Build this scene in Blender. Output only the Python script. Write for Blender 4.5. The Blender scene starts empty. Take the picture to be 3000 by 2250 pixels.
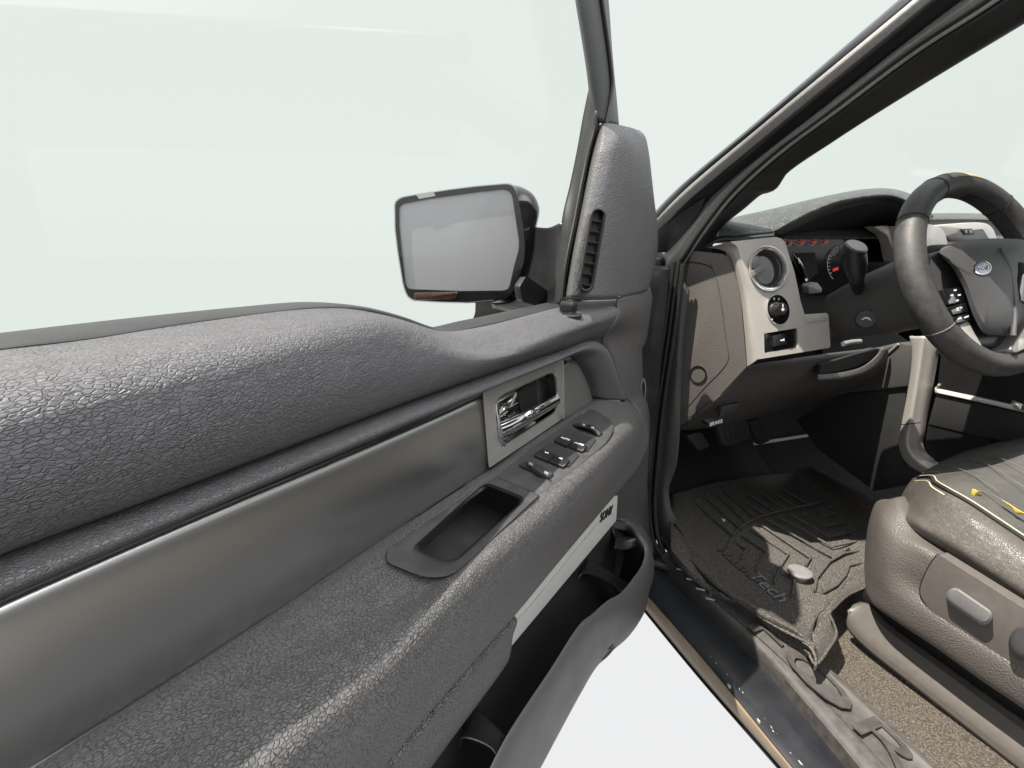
import bpy, bmesh, math, random
from mathutils import Vector as V, Matrix
S = bpy.context.scene
random.seed(4)
# ------------------------------------------------------------------ camera
F, PITCH, THETA, ZC = 1400.0, math.radians(16.2), math.radians(18.0), 1.45
CAM = V((0, 0, ZC))
cd = bpy.data.cameras.new('camera'); cam = bpy.data.objects.new('camera', cd)
S.collection.objects.link(cam); S.camera = cam
cd.sensor_width = 36; cd.lens = F / 3000 * 36; cd.clip_start = .02; cd.clip_end = 500
cam.location = CAM; cam.rotation_euler = (math.pi / 2 - PITCH, 0, -THETA)
# ------------------------------------------------------------------ daylight
SUN_AZ, SUN_EL = math.radians(-87), math.radians(65)      # azimuth from +Y towards +X
w = bpy.data.worlds.new("World"); S.world = w; w.use_nodes = True
nt = w.node_tree; nt.nodes.clear()
def N(t, **k):
    n = nt.nodes.new(t)
    for a, b in k.items(): setattr(n, a, b)
    return n
def L(a, b): nt.links.new(a, b)
out = N('ShaderNodeOutputWorld'); bg = N('ShaderNodeBackground'); L(bg.outputs[0], out.inputs[0])
sky = N('ShaderNodeTexSky', sky_type='NISHITA', sun_disc=False, sun_elevation=SUN_EL, sun_rotation=SUN_AZ, dust_density=4)
tc = N('ShaderNodeTexCoord')
def ramp(vec, lo, hi):
    d = N('ShaderNodeVectorMath', operation='DOT_PRODUCT'); L(tc.outputs['Generated'], d.inputs[0]); d.inputs[1].default_value = vec
    m = N('ShaderNodeMapRange', interpolation_type='SMOOTHSTEP'); L(d.outputs['Value'], m.inputs[0])
    m.inputs[1].default_value = lo; m.inputs[2].default_value = hi
    return m.outputs[0]
def mix(f, a, b):
    m = N('ShaderNodeMix', data_type='RGBA')
    if isinstance(f, float): m.inputs[0].default_value = f
    else: L(f, m.inputs[0])
    for i, c in ((6, a), (7, b)):
        if isinstance(c, tuple): m.inputs[i].default_value = (*c, 1)
        else: L(c, m.inputs[i])
    return m.outputs[2]
up = ramp((0, 0, 1), -.55, -.2)
fwd = ramp((math.sin(THETA), math.cos(THETA), 0), -.35, .1)
front = mix(up, (.875, .88, .89), (.83, .885, .85))
back = mix(ramp((0, 0, 1), -.15, .25), (.5, .475, .45), (1.2, 1.22, 1.24))
col = mix(ramp((0, 0, 1), .48, .8), mix(fwd, back, front), (1.2, 1.25, 1.3))
col = mix(ramp(tuple(V((.42, -.55, .72)).normalized()), .72, .93), col, (6.0, 6.1, 6.2))   # bright lobe added to the unseen sky behind the camera, to fill the door
sc = N('ShaderNodeMix', data_type='RGBA', blend_type='MULTIPLY'); sc.inputs[0].default_value = 1
L(sky.outputs[0], sc.inputs[6]); sc.inputs[7].default_value = (.1, .1, .1, 1)
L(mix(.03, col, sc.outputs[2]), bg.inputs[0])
EXPO = 1.1
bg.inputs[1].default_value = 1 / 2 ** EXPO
sd = bpy.data.lights.new('sun', 'SUN'); sun = bpy.data.objects.new('sun', sd); S.collection.objects.link(sun)
sd.energy = 5.0; sd.angle = math.radians(.5); sd.color = (1, .93, .83)
sdir = V((math.sin(SUN_AZ) * math.cos(SUN_EL), math.cos(SUN_AZ) * math.cos(SUN_EL), math.sin(SUN_EL)))
sun.rotation_euler = sdir.to_track_quat('Z', 'Y').to_euler(); sun.location = sdir * 20
S.view_settings.view_transform = 'Standard'; S.view_settings.look = 'None'
S.view_settings.exposure = EXPO; S.view_settings.gamma = 1; S.view_settings.use_curve_mapping = False
# ------------------------------------------------------------------ measuring helpers
cp, sp, ct, st = math.cos(PITCH), math.sin(PITCH), math.cos(THETA), math.sin(THETA)
HINGE = V((.704, 1.0, 0)); DDIR = V((math.sin(math.radians(50)), math.cos(math.radians(50)), 0))
DN = V((DDIR.y, -DDIR.x, 0))                              # points from the door into the cab
WC = V((1.13, .61, -.05)); WN = V((0, -math.cos(math.radians(25)), math.sin(math.radians(25))))
def ray(px, py):
    a = (px - 1500) / F; b = (1125 - py) / F
    f = cp + b * sp; u = b * cp - sp
    return V((a * ct + f * st, f * ct - a * st, u))
def P(px, py, k, v):
    """sight a point of the photograph onto a plane of the truck: X, Y, Z, W = offset from door plane, D = distance ahead, H = steering wheel plane"""
    r = ray(px, py)
    if k == 'X': s = v / r.x
    elif k == 'Y': s = v / r.y
    elif k == 'Z': s = v / r.z
    elif k == 'W': s = (v + HINGE.dot(DN)) / r.dot(DN)
    elif k == 'D': s = v / (r.x * st + r.y * ct)
    elif k == 'H': s = (WC.dot(WN) + v) / r.dot(WN)
    return r * s + CAM
def proj(p):
    q = p - CAM
    x = q.x * ct - q.y * st; f = q.x * st + q.y * ct
    d = f * cp - q.z * sp; u = q.z * cp + f * sp
    return 1500 + F * x / d, 1125 - F * u / d
def C(k, pts, v=None):
    c = [P(p[0], p[1], k, p[2] if len(p) > 2 else v) for p in pts]
    if k == 'W' and pts[0][0] <= -400 and len(pts) > 3 and pts[1][1] < 2300:   # carry door curves on to the rear edge
        c = [c[0] + (c[0] - c[1]).normalized() * .14] + c
    return c
def R(x, y, z): return V((x, y, z + ZC))                  # truck axes, z from camera height
def crs(pts, n, closed=False):
    """Catmull-Rom resample by chord length"""
    if closed: pts = [pts[-1]] + list(pts) + [pts[0], pts[1]]
    else: pts = [pts[0] * 2 - pts[1]] + list(pts) + [pts[-1] * 2 - pts[-2]]
    m = len(pts) - 3; ln = [0]
    for i in range(m): ln.append(ln[-1] + max((pts[i + 2] - pts[i + 1]).length, 1e-7))
    res = []
    for j in range(n):
        t = ln[-1] * j / (n if closed else n - 1); i = 0
        while i < m - 1 and ln[i + 1] < t: i += 1
        u = (t - ln[i]) / (ln[i + 1] - ln[i]); p0, p1, p2, p3 = pts[i:i + 4]
        d1 = (p1 - p0).length ** .5 + 1e-6; d2 = (p2 - p1).length ** .5 + 1e-6; d3 = (p3 - p2).length ** .5 + 1e-6
        m1 = (p2 - p1) + d2 * ((p1 - p0) / d1 - (p2 - p0) / (d1 + d2)); m2 = (p2 - p1) + d2 * ((p3 - p2) / d3 - (p3 - p1) / (d2 + d3))
        a = 2 * p1 - 2 * p2 + m1 + m2; b = -3 * p1 + 3 * p2 - 2 * m1 - m2
        res.append(((a * u + b) * u + m1) * u + p1)
    return res
def lin(pts, n, closed=False):
    pts = list(pts) + ([pts[0]] if closed else []); ln = [0]
    for i in range(len(pts) - 1): ln.append(ln[-1] + (pts[i + 1] - pts[i]).length)
    res = []
    for j in range(n):
        t = ln[-1] * j / (n if closed else n - 1); i = 0
        while i < len(pts) - 2 and ln[i + 1] < t: i += 1
        res.append(pts[i].lerp(pts[i + 1], (t - ln[i]) / max(ln[i + 1] - ln[i], 1e-9)))
    return res
def rnd(pts, r, n=5):
    """round the corners of a pixel polygon"""
    o = []; m = len(pts)
    rr = r if isinstance(r, (list, tuple)) else [r] * m
    for i in range(m):
        p = V(pts[i][:2]); a = V(pts[i - 1][:2]); b = V(pts[(i + 1) % m][:2])
        d = min(rr[i], (a - p).length * .48, (b - p).length * .48)
        s = p + (a - p).normalized() * d; e = p + (b - p).normalized() * d
        for k in range(n + 1):
            t = k / n; o.append(tuple((1 - t) ** 2 * s + 2 * t * (1 - t) * p + t * t * e))
    return o
def ell(cx, cy, rx, ry, rot=0, n=28):
    c, s = math.cos(math.radians(rot)), math.sin(math.radians(rot)); o = []
    for k in range(n):
        a = 2 * math.pi * k / n; x, y = rx * math.cos(a), ry * math.sin(a)
        o.append((cx + x * c - y * s, cy + x * s + y * c))
    return o
def inside(x, y, poly):
    r = False; j = len(poly) - 1
    for i in range(len(poly)):
        xi, yi = poly[i][:2]; xj, yj = poly[j][:2]
        if (yi > y) != (yj > y) and x < (xj - xi) * (y - yi) / (yj - yi) + xi: r = not r
        j = i
    return r
class MB:
    """collects shapes and links them as ONE mesh object"""
    def __init__(s): s.bm = bmesh.new(); s.b = None
    def grid(s, rows, closed=False):
        vs = [[s.bm.verts.new(p) for p in r] for r in rows]; n = len(rows[0]); fs = []
        for i in range(len(vs) - 1):
            for j in range(n if closed else n - 1):
                k = (j + 1) % n
                try: fs.append(s.bm.faces.new((vs[i][j], vs[i][k], vs[i + 1][k], vs[i + 1][j])))
                except ValueError: pass
        return vs, fs
    def sheet(s, curves, nu=60, nv=5, sharp=False, face=True):
        cs = [crs(c, nu) for c in curves]; cols = []
        nn = (len(cs) - 1) * nv + 1
        for j in range(nu):
            col = [c[j] for c in cs]
            if sharp or len(cs) == 2:
                q = []
                for i in range(len(col) - 1): q += [col[i].lerp(col[i + 1], t / nv) for t in range(nv)]
                cols.append(q + [col[-1]])
            else: cols.append(crs2(col, nv))
        vs, fs = s.grid(cols)
        if face:
            t = sum(1 if ((f.normal_update() or f.normal).dot(CAM - f.calc_center_median())) > 0 else -1 for f in fs)
            if t < 0: bmesh.ops.reverse_faces(s.bm, faces=fs)
        return s
    def cut(s, poly):
        kill = [f for f in s.bm.faces if all(inside(*proj(v.co), poly) for v in f.verts)]
        bmesh.ops.delete(s.bm, geom=kill, context='FACES'); return s
    def plate(s, pts, depth, bevel=0, seg=2):
        """outline pts (3-D), pushed by the vector depth"""
        if not isinstance(depth, V): depth = (sum(pts, V()) / len(pts) - CAM).normalized() * depth
        tb = bmesh.new()
        a = [tb.verts.new(p) for p in pts]; b = [tb.verts.new(p + depth) for p in pts]; n = len(pts)
        f0 = tb.faces.new(a); tb.faces.new(b[::-1])
        for i in range(n): tb.faces.new((a[i], b[i], b[(i + 1) % n], a[(i + 1) % n]))
        bmesh.ops.recalc_face_normals(tb, faces=tb.faces)
        if bevel: bmesh.ops.bevel(tb, geom=list(f0.edges), offset=bevel, segments=seg, affect='EDGES', profile=.5, clamp_overlap=True)
        me = bpy.data.meshes.new('t'); tb.to_mesh(me); tb.free(); s.bm.from_mesh(me); bpy.data.meshes.remove(me); return s
    def loops(s, loops, n=48, cap0=False, cap1=False, smooth=False):
        """skin closed loops one after another"""
        ls = [(crs if smooth else lin)(l, n, True) for l in loops]
        vs, fs = s.grid(ls, True)
        if cap0: s.bm.faces.new(vs[0][::-1])
        if cap1: s.bm.faces.new(vs[-1])
        bmesh.ops.recalc_face_normals(s.bm, faces=s.bm.faces); return s
    def tube(s, pts, r, n=12, k=None, smooth=True, cap=True, flat=1.0, up=V((0, 0, 1))):
        if k: pts = crs(pts, k) if smooth else lin(pts, k)
        m = len(pts); rows = []; u = up
        for i, p in enumerate(pts):
            t = (pts[min(i + 1, m - 1)] - pts[max(i - 1, 0)]).normalized()
            x = t.cross(u)
            if x.length < 1e-4: x = t.cross(V((1, 0, 0)))
            x.normalize(); y = x.cross(t).normalized(); u = y
            q = r(i / (m - 1)) if callable(r) else r
            rows.append([p + x * q * math.cos(a) + y * q * flat * math.sin(a) for a in [2 * math.pi * j / n for j in range(n)]])
        vs, fs = s.grid(rows, True)
        if cap: s.bm.faces.new(vs[0][::-1]); s.bm.faces.new(vs[-1])
        bmesh.ops.recalc_face_normals(s.bm, faces=s.bm.faces); return s
    def holed(s, outer, holes, depth):
        """flat plate with holes: outlines in 3-D, pushed by depth"""
        tb = bmesh.new(); es = []; rings = []
        for l in [outer] + holes:
            vs = [tb.verts.new(p) for p in l]; rings.append(vs)
            es += [tb.edges.new((vs[i], vs[(i + 1) % len(vs)])) for i in range(len(vs))]
        bmesh.ops.triangle_fill(tb, edges=es, use_beauty=True)
        for vs in rings:
            bs = [tb.verts.new(v.co + depth) for v in vs]; n = len(vs)
            for i in range(n): tb.faces.new((vs[i], vs[(i + 1) % n], bs[(i + 1) % n], bs[i]))
        bmesh.ops.recalc_face_normals(tb, faces=tb.faces)
        me = bpy.data.meshes.new('t'); tb.to_mesh(me); tb.free(); s.bm.from_mesh(me); bpy.data.meshes.remove(me); return s
    def box(s, a, b, bevel=0, m=None):
        x0, x1 = sorted((a[0], b[0])); y0, y1 = sorted((a[1], b[1])); z0, z1 = sorted((a[2], b[2]))
        tb = bmesh.new(); bmesh.ops.create_cube(tb, size=1)
        for v in tb.verts: v.co = V((x0 + (v.co.x + .5) * (x1 - x0), y0 + (v.co.y + .5) * (y1 - y0), ZC + z0 + (v.co.z + .5) * (z1 - z0)))
        if bevel: bmesh.ops.bevel(tb, geom=list(tb.edges), offset=bevel, segments=3, affect='EDGES', profile=.5)
        me = bpy.data.meshes.new('t'); tb.to_mesh(me); tb.free(); s.bm.from_mesh(me); bpy.data.meshes.remove(me); return s
    def build(s, name, mat, parent=None, thick=0, auto=40, smooth=True):
        me = bpy.data.meshes.new(name); 
        s.bm.normal_update(); s.bm.to_mesh(me); s.bm.free()
        for p in me.polygons: p.use_smooth = smooth
        o = bpy.data.objects.new(name, me); S.collection.objects.link(o); me.materials.append(mat)
        if smooth and auto: me.set_sharp_from_angle(angle=math.radians(auto))
        if thick:
            md = o.modifiers.new('thickness', 'SOLIDIFY'); md.thickness = thick; md.offset = -1
        adopt(o, parent); return o
def crs2(col, nv):
    """uniform Catmull-Rom through the points, nv steps per span"""
    p = [col[0] * 2 - col[1]] + col + [col[-1] * 2 - col[-2]]; res = []
    for i in range(len(col) - 1):
        p0, p1, p2, p3 = p[i:i + 4]
        for t in range(nv):
            u = t / nv
            d1 = (p1 - p0).length ** .5 + 1e-6; d2 = (p2 - p1).length ** .5 + 1e-6; d3 = (p3 - p2).length ** .5 + 1e-6
            m1 = (p2 - p1) + d2 * ((p1 - p0) / d1 - (p2 - p0) / (d1 + d2)); m2 = (p2 - p1) + d2 * ((p3 - p2) / d3 - (p3 - p1) / (d2 + d3))
            a = 2 * p1 - 2 * p2 + m1 + m2; b = -3 * p1 + 3 * p2 - 2 * m1 - m2
            res.append(((a * u + b) * u + m1) * u + p1)
    return res + [col[-1]]
def adopt(o, parent):
    if parent:
        o.parent = parent
        m = Matrix.Translation(parent.location)
        o.matrix_parent_inverse = m.inverted() if parent.type == 'EMPTY' else Matrix()
def text(s, name, org, xd, yd, size, mat, parent, ext=.0004, sx=1.0, shear=0, align='CENTER'):
    cu = bpy.data.curves.new(name, 'FONT'); cu.body = s; cu.size = 1; cu.extrude = ext / size; cu.align_x = align; cu.align_y = 'CENTER'; cu.shear = shear; cu.resolution_u = 3
    t = bpy.data.objects.new(name, cu); S.collection.objects.link(t)
    dg = bpy.context.evaluated_depsgraph_get(); me = bpy.data.meshes.new_from_object(t.evaluated_get(dg))
    bpy.data.objects.remove(t)
    xd = xd.normalized(); zd = xd.cross(yd).normalized(); yd = zd.cross(xd)
    me.transform(Matrix(((xd.x * size * sx, yd.x * size, zd.x * size, org.x), (xd.y * size * sx, yd.y * size, zd.y * size, org.y), (xd.z * size * sx, yd.z * size, zd.z * size, org.z), (0, 0, 0, 1))))
    me.materials.clear(); me.materials.append(mat)
    o = bpy.data.objects.new(name, me); S.collection.objects.link(o); adopt(o, parent); return o
# ------------------------------------------------------------------ materials
def material(name, base, rough=.5, metal=0, spec=.5, coat=0, bump=None, mott=None, rvar=0, aniso=0):
    """bump = list of (kind, scale, strength, distance, stretch); mott = (scale, amount, second colour)"""
    m = bpy.data.materials.new(name); m.use_nodes = True; t = m.node_tree; p = t.nodes['Principled BSDF']
    def n(k, **a):
        x = t.nodes.new(k)
        for q, b in a.items(): setattr(x, q, b)
        return x
    p.inputs['Base Color'].default_value = (*base, 1); p.inputs['Roughness'].default_value = rough; p.inputs['Metallic'].default_value = metal
    p.inputs['Specular IOR Level'].default_value = spec; p.inputs['Coat Weight'].default_value = coat; p.inputs['Coat Roughness'].default_value = .08
    tcd = n('ShaderNodeTexCoord')
    rot = n('ShaderNodeMapping'); rot.inputs['Rotation'].default_value = (0, 0, math.radians(-40)); t.links.new(tcd.outputs['Object'], rot.inputs[0])
    last = None
    for kind, scale, strength, dist, stretch in (bump or []):
        mp = n('ShaderNodeMapping'); mp.inputs['Scale'].default_value = stretch; t.links.new(rot.outputs[0], mp.inputs[0])
        if kind == 'leather':
            wn = n('ShaderNodeTexNoise'); wn.inputs['Scale'].default_value = scale * .55; wn.inputs['Detail'].default_value = 2; t.links.new(mp.outputs[0], wn.inputs[0])
            ad = n('ShaderNodeVectorMath', operation='MULTIPLY_ADD'); t.links.new(wn.outputs['Color'], ad.inputs[0]); ad.inputs[1].default_value = (.9 / scale,) * 3; t.links.new(mp.outputs[0], ad.inputs[2])
            v = n('ShaderNodeTexVoronoi', feature='DISTANCE_TO_EDGE'); v.inputs['Scale'].default_value = scale; v.inputs['Randomness'].default_value = 1; t.links.new(ad.outputs[0], v.inputs[0])
            mr = n('ShaderNodeMapRange', interpolation_type='SMOOTHSTEP'); t.links.new(v.outputs['Distance'], mr.inputs[0]); mr.inputs[2].default_value = .16
            n2 = n('ShaderNodeTexNoise'); n2.inputs['Scale'].default_value = scale * .35; t.links.new(mp.outputs[0], n2.inputs[0])
            mu = n('ShaderNodeMath', operation='MULTIPLY'); t.links.new(mr.outputs[0], mu.inputs[0])
            mr2 = n('ShaderNodeMapRange'); t.links.new(n2.outputs['Fac'], mr2.inputs[0]); mr2.inputs[1].default_value = .3; mr2.inputs[2].default_value = .65; mr2.inputs[3].default_value = .35
            t.links.new(mr2.outputs[0], mu.inputs[1]); h = mu.outputs[0]
        elif kind == 'cells':
            v = n('ShaderNodeTexVoronoi', feature='F1'); v.inputs['Scale'].default_value = scale; t.links.new(mp.outputs[0], v.inputs[0]); h = v.outputs['Distance']
        elif kind == 'wave':
            v = n('ShaderNodeTexWave'); v.inputs['Scale'].default_value = scale; t.links.new(mp.outputs[0], v.inputs[0]); h = v.outputs['Fac']
        else:
            v = n('ShaderNodeTexNoise'); v.inputs['Scale'].default_value = scale; v.inputs['Detail'].default_value = 4; t.links.new(mp.outputs[0], v.inputs[0]); h = v.outputs['Fac']
        b = n('ShaderNodeBump'); b.inputs['Strength'].default_value = strength; b.inputs['Distance'].default_value = dist
        t.links.new(h, b.inputs['Height'])
        if last: t.links.new(last, b.inputs['Normal'])
        last = b.outputs[0]
    if last: t.links.new(last, p.inputs['Normal'])
    if mott:
        s_, amt, c2 = mott[:3]
        v = n('ShaderNodeTexNoise'); v.inputs['Scale'].default_value = s_; v.inputs['Detail'].default_value = 6; v.inputs['Roughness'].default_value = .65
        t.links.new(rot.outputs[0], v.inputs[0])
        mr = n('ShaderNodeMapRange'); t.links.new(v.outputs['Fac'], mr.inputs[0])
        lo, hi = mott[3] if len(mott) > 3 else (.35, .75)
        mr.inputs[1].default_value = lo; mr.inputs[2].default_value = hi; mr.inputs[4].default_value = amt
        mx = n('ShaderNodeMix', data_type='RGBA'); t.links.new(mr.outputs[0], mx.inputs[0]); mx.inputs[6].default_value = (*base, 1); mx.inputs[7].default_value = (*c2, 1)
        t.links.new(mx.outputs[2], p.inputs['Base Color'])
        if rvar:
            m3 = n('ShaderNodeMapRange'); t.links.new(v.outputs['Fac'], m3.inputs[0]); m3.inputs[1].default_value = .3; m3.inputs[2].default_value = .7
            m3.inputs[3].default_value = rough - rvar; m3.inputs[4].default_value = rough + rvar; t.links.new(m3.outputs[0], p.inputs['Roughness'])
    return m
M = {}
M['leather'] = material('door_leather', (.07, .069, .074), .58, bump=[('leather', 560, .8, .0011, (.5, 1, 1))], mott=(9, .5, (.09, .088, .09)), rvar=.05)
M['leather_fine'] = material('fine_leather', (.07, .069, .073), .55, bump=[('leather', 270, .6, .0012, (.75, 1, 1))], mott=(12, .5, (.09, .086, .084)), rvar=.05)
M['roll'] = material('roll_leather', (.07, .069, .073), .48, bump=[('leather', 560, .7, .0009, (.7, 1, 1))], mott=(12, .5, (.085, .082, .08)))
M['armrest'] = material('armrest_leather', (.07, .068, .068), .58, bump=[('leather', 430, 1, .0013, (.7, 1, 1))], mott=(10, .5, (.095, .088, .082)), rvar=.05)
M['plastic'] = material('grained_plastic', (.07, .069, .07), .5, bump=[('cells', 700, .35, .0006, (1, 1, 1))], mott=(14, .5, (.062, .058, .055)), rvar=.05)
M['panel'] = material('switch_panel_plastic', (.03, .03, .031), .5, bump=[('noise', 1400, .12, .0004, (1, 1, 1))], mott=(60, .5, (.075, .072, .07)), rvar=.06)
M['dark'] = material('dark_plastic', (.022, .022, .023), .5, bump=[('noise', 700, .15, .0006, (1, 1, 1))], mott=(25, .4, (.035, .034, .033)))
M['black'] = material('black_plastic', (.012, .012, .013), .35, mott=(40, .4, (.02, .02, .02)))
M['gloss'] = material('gloss_black', (.008, .008, .009), .12, coat=.3)
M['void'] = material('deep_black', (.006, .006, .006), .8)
M['rubber'] = material('seal_rubber', (.012, .0125, .013), .5, bump=[('noise', 500, .1, .0006, (1, 1, 1))], mott=(45, .5, (.028, .028, .027)))
M['seal'] = material('grey_weatherstrip', (.22, .218, .212), .5, bump=[('noise', 900, .5, .001, (1, 1, 1))], mott=(160, .7, (.34, .335, .32)))
M['paint'] = material('black_paint', (.012, .013, .016), .3, coat=.2, mott=(18, .6, (.03, .032, .036)))
M['metal'] = material('brushed_trim', (.55, .545, .535), .34, metal=1, bump=[('noise', 60, .03, .001, (.05, 1, 14))], mott=(5, .4, (.5, .49, .475)))
M['titan'] = material('satin_bezel', (.36, .35, .325), .38, metal=.55, bump=[('noise', 1800, .1, .0003, (1, 1, 1))], mott=(26, .4, (.22, .21, .19)))
M['captrim'] = material('dark_titanium', (.13, .128, .12), .4, metal=.3, mott=(26, .4, (.1, .098, .092)))
M['silver'] = material('silver_dash_paint', (.5, .475, .44), .45, metal=.35, bump=[('noise', 1600, .1, .0003, (1, 1, 1))], mott=(30, .5, (.39, .37, .34)))
M['chrome'] = material('chrome', (.85, .85, .86), .06, metal=1)
M['dash'] = material('dash_grain', (.105, .098, .09), .5, bump=[('cells', 420, .7, .001, (1, 1, 1))], mott=(20, .5, (.125, .115, .105)))
M['dashtop'] = material('dash_top_grain', (.06, .066, .064), .5, bump=[('leather', 150, 1, .003, (1, 1, 1))], mott=(20, .5, (.085, .09, .086)))
M['knee'] = material('knee_plastic', (.052, .05, .048), .55, bump=[('cells', 800, .3, .0006, (1, 1, 1))], mott=(15, .5, (.066, .062, .058)))
M['mesh'] = material('speaker_cloth', (.62, .62, .59), .7, bump=[('wave', 110, .8, .0015, (1, .2, 1))], mott=(900, .7, (.42, .42, .4)))
M['mat'] = material('mat_rubber', (.024, .023, .022), .7, bump=[('noise', 420, .8, .0015, (1, 1, 1))], mott=(420, .9, (.2, .182, .16), (.46, .64)))
M['carpet'] = material('carpet', (.035, .03, .025), .95, bump=[('noise', 340, 1, .004, (1, 1, 1))], mott=(330, .9, (.19, .16, .125), (.42, .68)))
M['blackcarpet'] = material('footwell_carpet', (.012, .012, .0125), .95, bump=[('noise', 500, .8, .003, (1, 1, 1))])
M['sill'] = material('sill_plastic', (.042, .04, .038), .5, bump=[('noise', 900, .3, .0006, (1, 1, 1))], mott=(60, .8, (.085, .078, .072)), rvar=.08)
M['rust_bounce'] = material('tan_rocker_bounce', (.22, .165, .11), .45, mott=(30, .7, (.3, .24, .17)))
M['seatplastic'] = material('seat_plastic', (.098, .088, .081), .45, bump=[('cells', 380, .9, .0012, (1, 1, 1)), ('noise', 40, .2, .004, (1, 1, 1))], mott=(26, .5, (.12, .109, .1)))
M['seatplate'] = material('seat_switch_plate', (.094, .085, .078), .45, bump=[('noise', 1500, .2, .0004, (1, 1, 1))], mott=(80, .4, (.14, .125, .115)))
M['seatleather'] = material('seat_leather', (.085, .076, .068), .4, bump=[('leather', 420, .6, .001, (1, 1, 1)), ('noise', 30, .25, .01, (1, 1, 1))], mott=(22, .5, (.115, .105, .095)), rvar=.07)
M['seattop'] = material('seat_top_leather', (.06, .059, .055), .45, bump=[('cells', 300, .5, .001, (1, 1, 1)), ('noise', 26, .3, .01, (1, 1, 1))], mott=(26, .6, (.1, .097, .09)), rvar=.07)
M['crease'] = material('worn_crease', (.14, .135, .12), .7)
M['thread'] = material('cream_thread', (.5, .45, .33), .7)
M['foam'] = material('yellow_foam', (.7, .5, .08), .9, bump=[('noise', 900, .5, .001, (1, 1, 1))])
M['wheel'] = material('wheel_leather', (.038, .038, .04), .5, bump=[('leather', 420, .3, .0006, (1, 1, 1))], mott=(70, .65, (.095, .087, .078)), rvar=.06)
M['worn'] = material('worn_suede', (.4, .37, .25), .9, bump=[('noise', 700, .8, .0015, (1, 1, 1))], mott=(120, .6, (.15, .14, .1)))
M['hub'] = material('hub_plastic', (.055, .055, .058), .45, bump=[('cells', 900, .3, .0004, (1, 1, 1))], mott=(20, .5, (.075, .072, .068)))
M['white'] = material('white_print', (.75, .75, .74), .5)
M['grey'] = material('grey_print', (.3, .3, .29), .5)
M['vent'] = material('vent_grey', (.17, .17, .168), .45)
M['blue'] = material('blue_enamel', (.006, .012, .05), .12, coat=.8)
M['amber'] = material('dirty_amber_lens', (.035, .014, .009), .15, coat=.5, bump=[('noise', 120, .6, .003, (1, 1, 1))], mott=(80, .6, (.09, .045, .032)))
M['mirror'] = material('mirror_glass', (.42, .42, .43), .5, metal=1)
M['red'] = material('lit_needle', (.6, .02, .02), .4)
q = M['red'].node_tree.nodes['Principled BSDF']; q.inputs['Emission Color'].default_value = (1, .05, .04, 1); q.inputs['Emission Strength'].default_value = .15
g = bpy.data.materials.new('window_glass'); g.use_nodes = True; t = g.node_tree; t.nodes.clear()
o_ = t.nodes.new('ShaderNodeOutputMaterial'); mx = t.nodes.new('ShaderNodeMixShader'); lw_ = t.nodes.new('ShaderNodeLayerWeight'); lw_.inputs[0].default_value = .5; pw = t.nodes.new('ShaderNodeMath'); pw.operation = 'POWER'; pw.inputs[1].default_value = 4; fr = t.nodes.new('ShaderNodeMath'); fr.operation = 'MULTIPLY_ADD'; fr.inputs[1].default_value = .07; fr.inputs[2].default_value = .015; t.links.new(lw_.outputs['Facing'], pw.inputs[0]); t.links.new(pw.outputs[0], fr.inputs[0])
tr = t.nodes.new('ShaderNodeBsdfTransparent'); tr.inputs[0].default_value = (.99, .995, .992, 1); gl = t.nodes.new('ShaderNodeBsdfGlossy'); gl.inputs['Roughness'].default_value = .02
for a, b in ((fr.outputs[0], mx.inputs[0]), (tr.outputs[0], mx.inputs[1]), (gl.outputs[0], mx.inputs[2]), (mx.outputs[0], o_.inputs[0])): t.links.new(a, b)
M['glass'] = g
# ================================================================== the pickup truck
truck = bpy.data.objects.new('pickup_truck', None); S.collection.objects.link(truck); truck.location = (1.6, .4, 0)
truck['label'] = 'black pickup truck with its driver door open onto a dark grey cab interior'; truck['category'] = 'truck'
# ------------------------------------------------------------------ driver door, swung open
def DW(px, py, w): return P(px, py, 'W', w)
belt = [(-600, 1068), (0, 991), (411, 941), (735, 906), (940, 889), (1058, 897), (1175, 926), (1240, 950), (1292, 964), (1380, 946), (1634, 890), (1700, 872)]
ds = MB()
top = C('W', belt, -.035)
u1 = HINGE + CAM - DN * .035
def dp(u, z, w): return HINGE - DDIR * u + DN * w + V((0, 0, z + ZC))
ds.plate(top + [dp(.03, -.30, -.035), dp(.03, -.95, -.035), dp(1.0, -.98, -.035), dp(1.26, -.9, -.035), dp(1.32, -.1, -.035)], -DN * .007, .002)
ds.plate([dp(.0, -.28, -.05), dp(.0, -.95, -.05), dp(1.0, -.98, -.05), dp(1.26, -.9, -.05), dp(1.32, -.28, -.05)], -DN * .09, .006)
door = ds.build('door', M['paint'], truck)
door['label'] = 'open driver door with grey leather trim'
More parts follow.
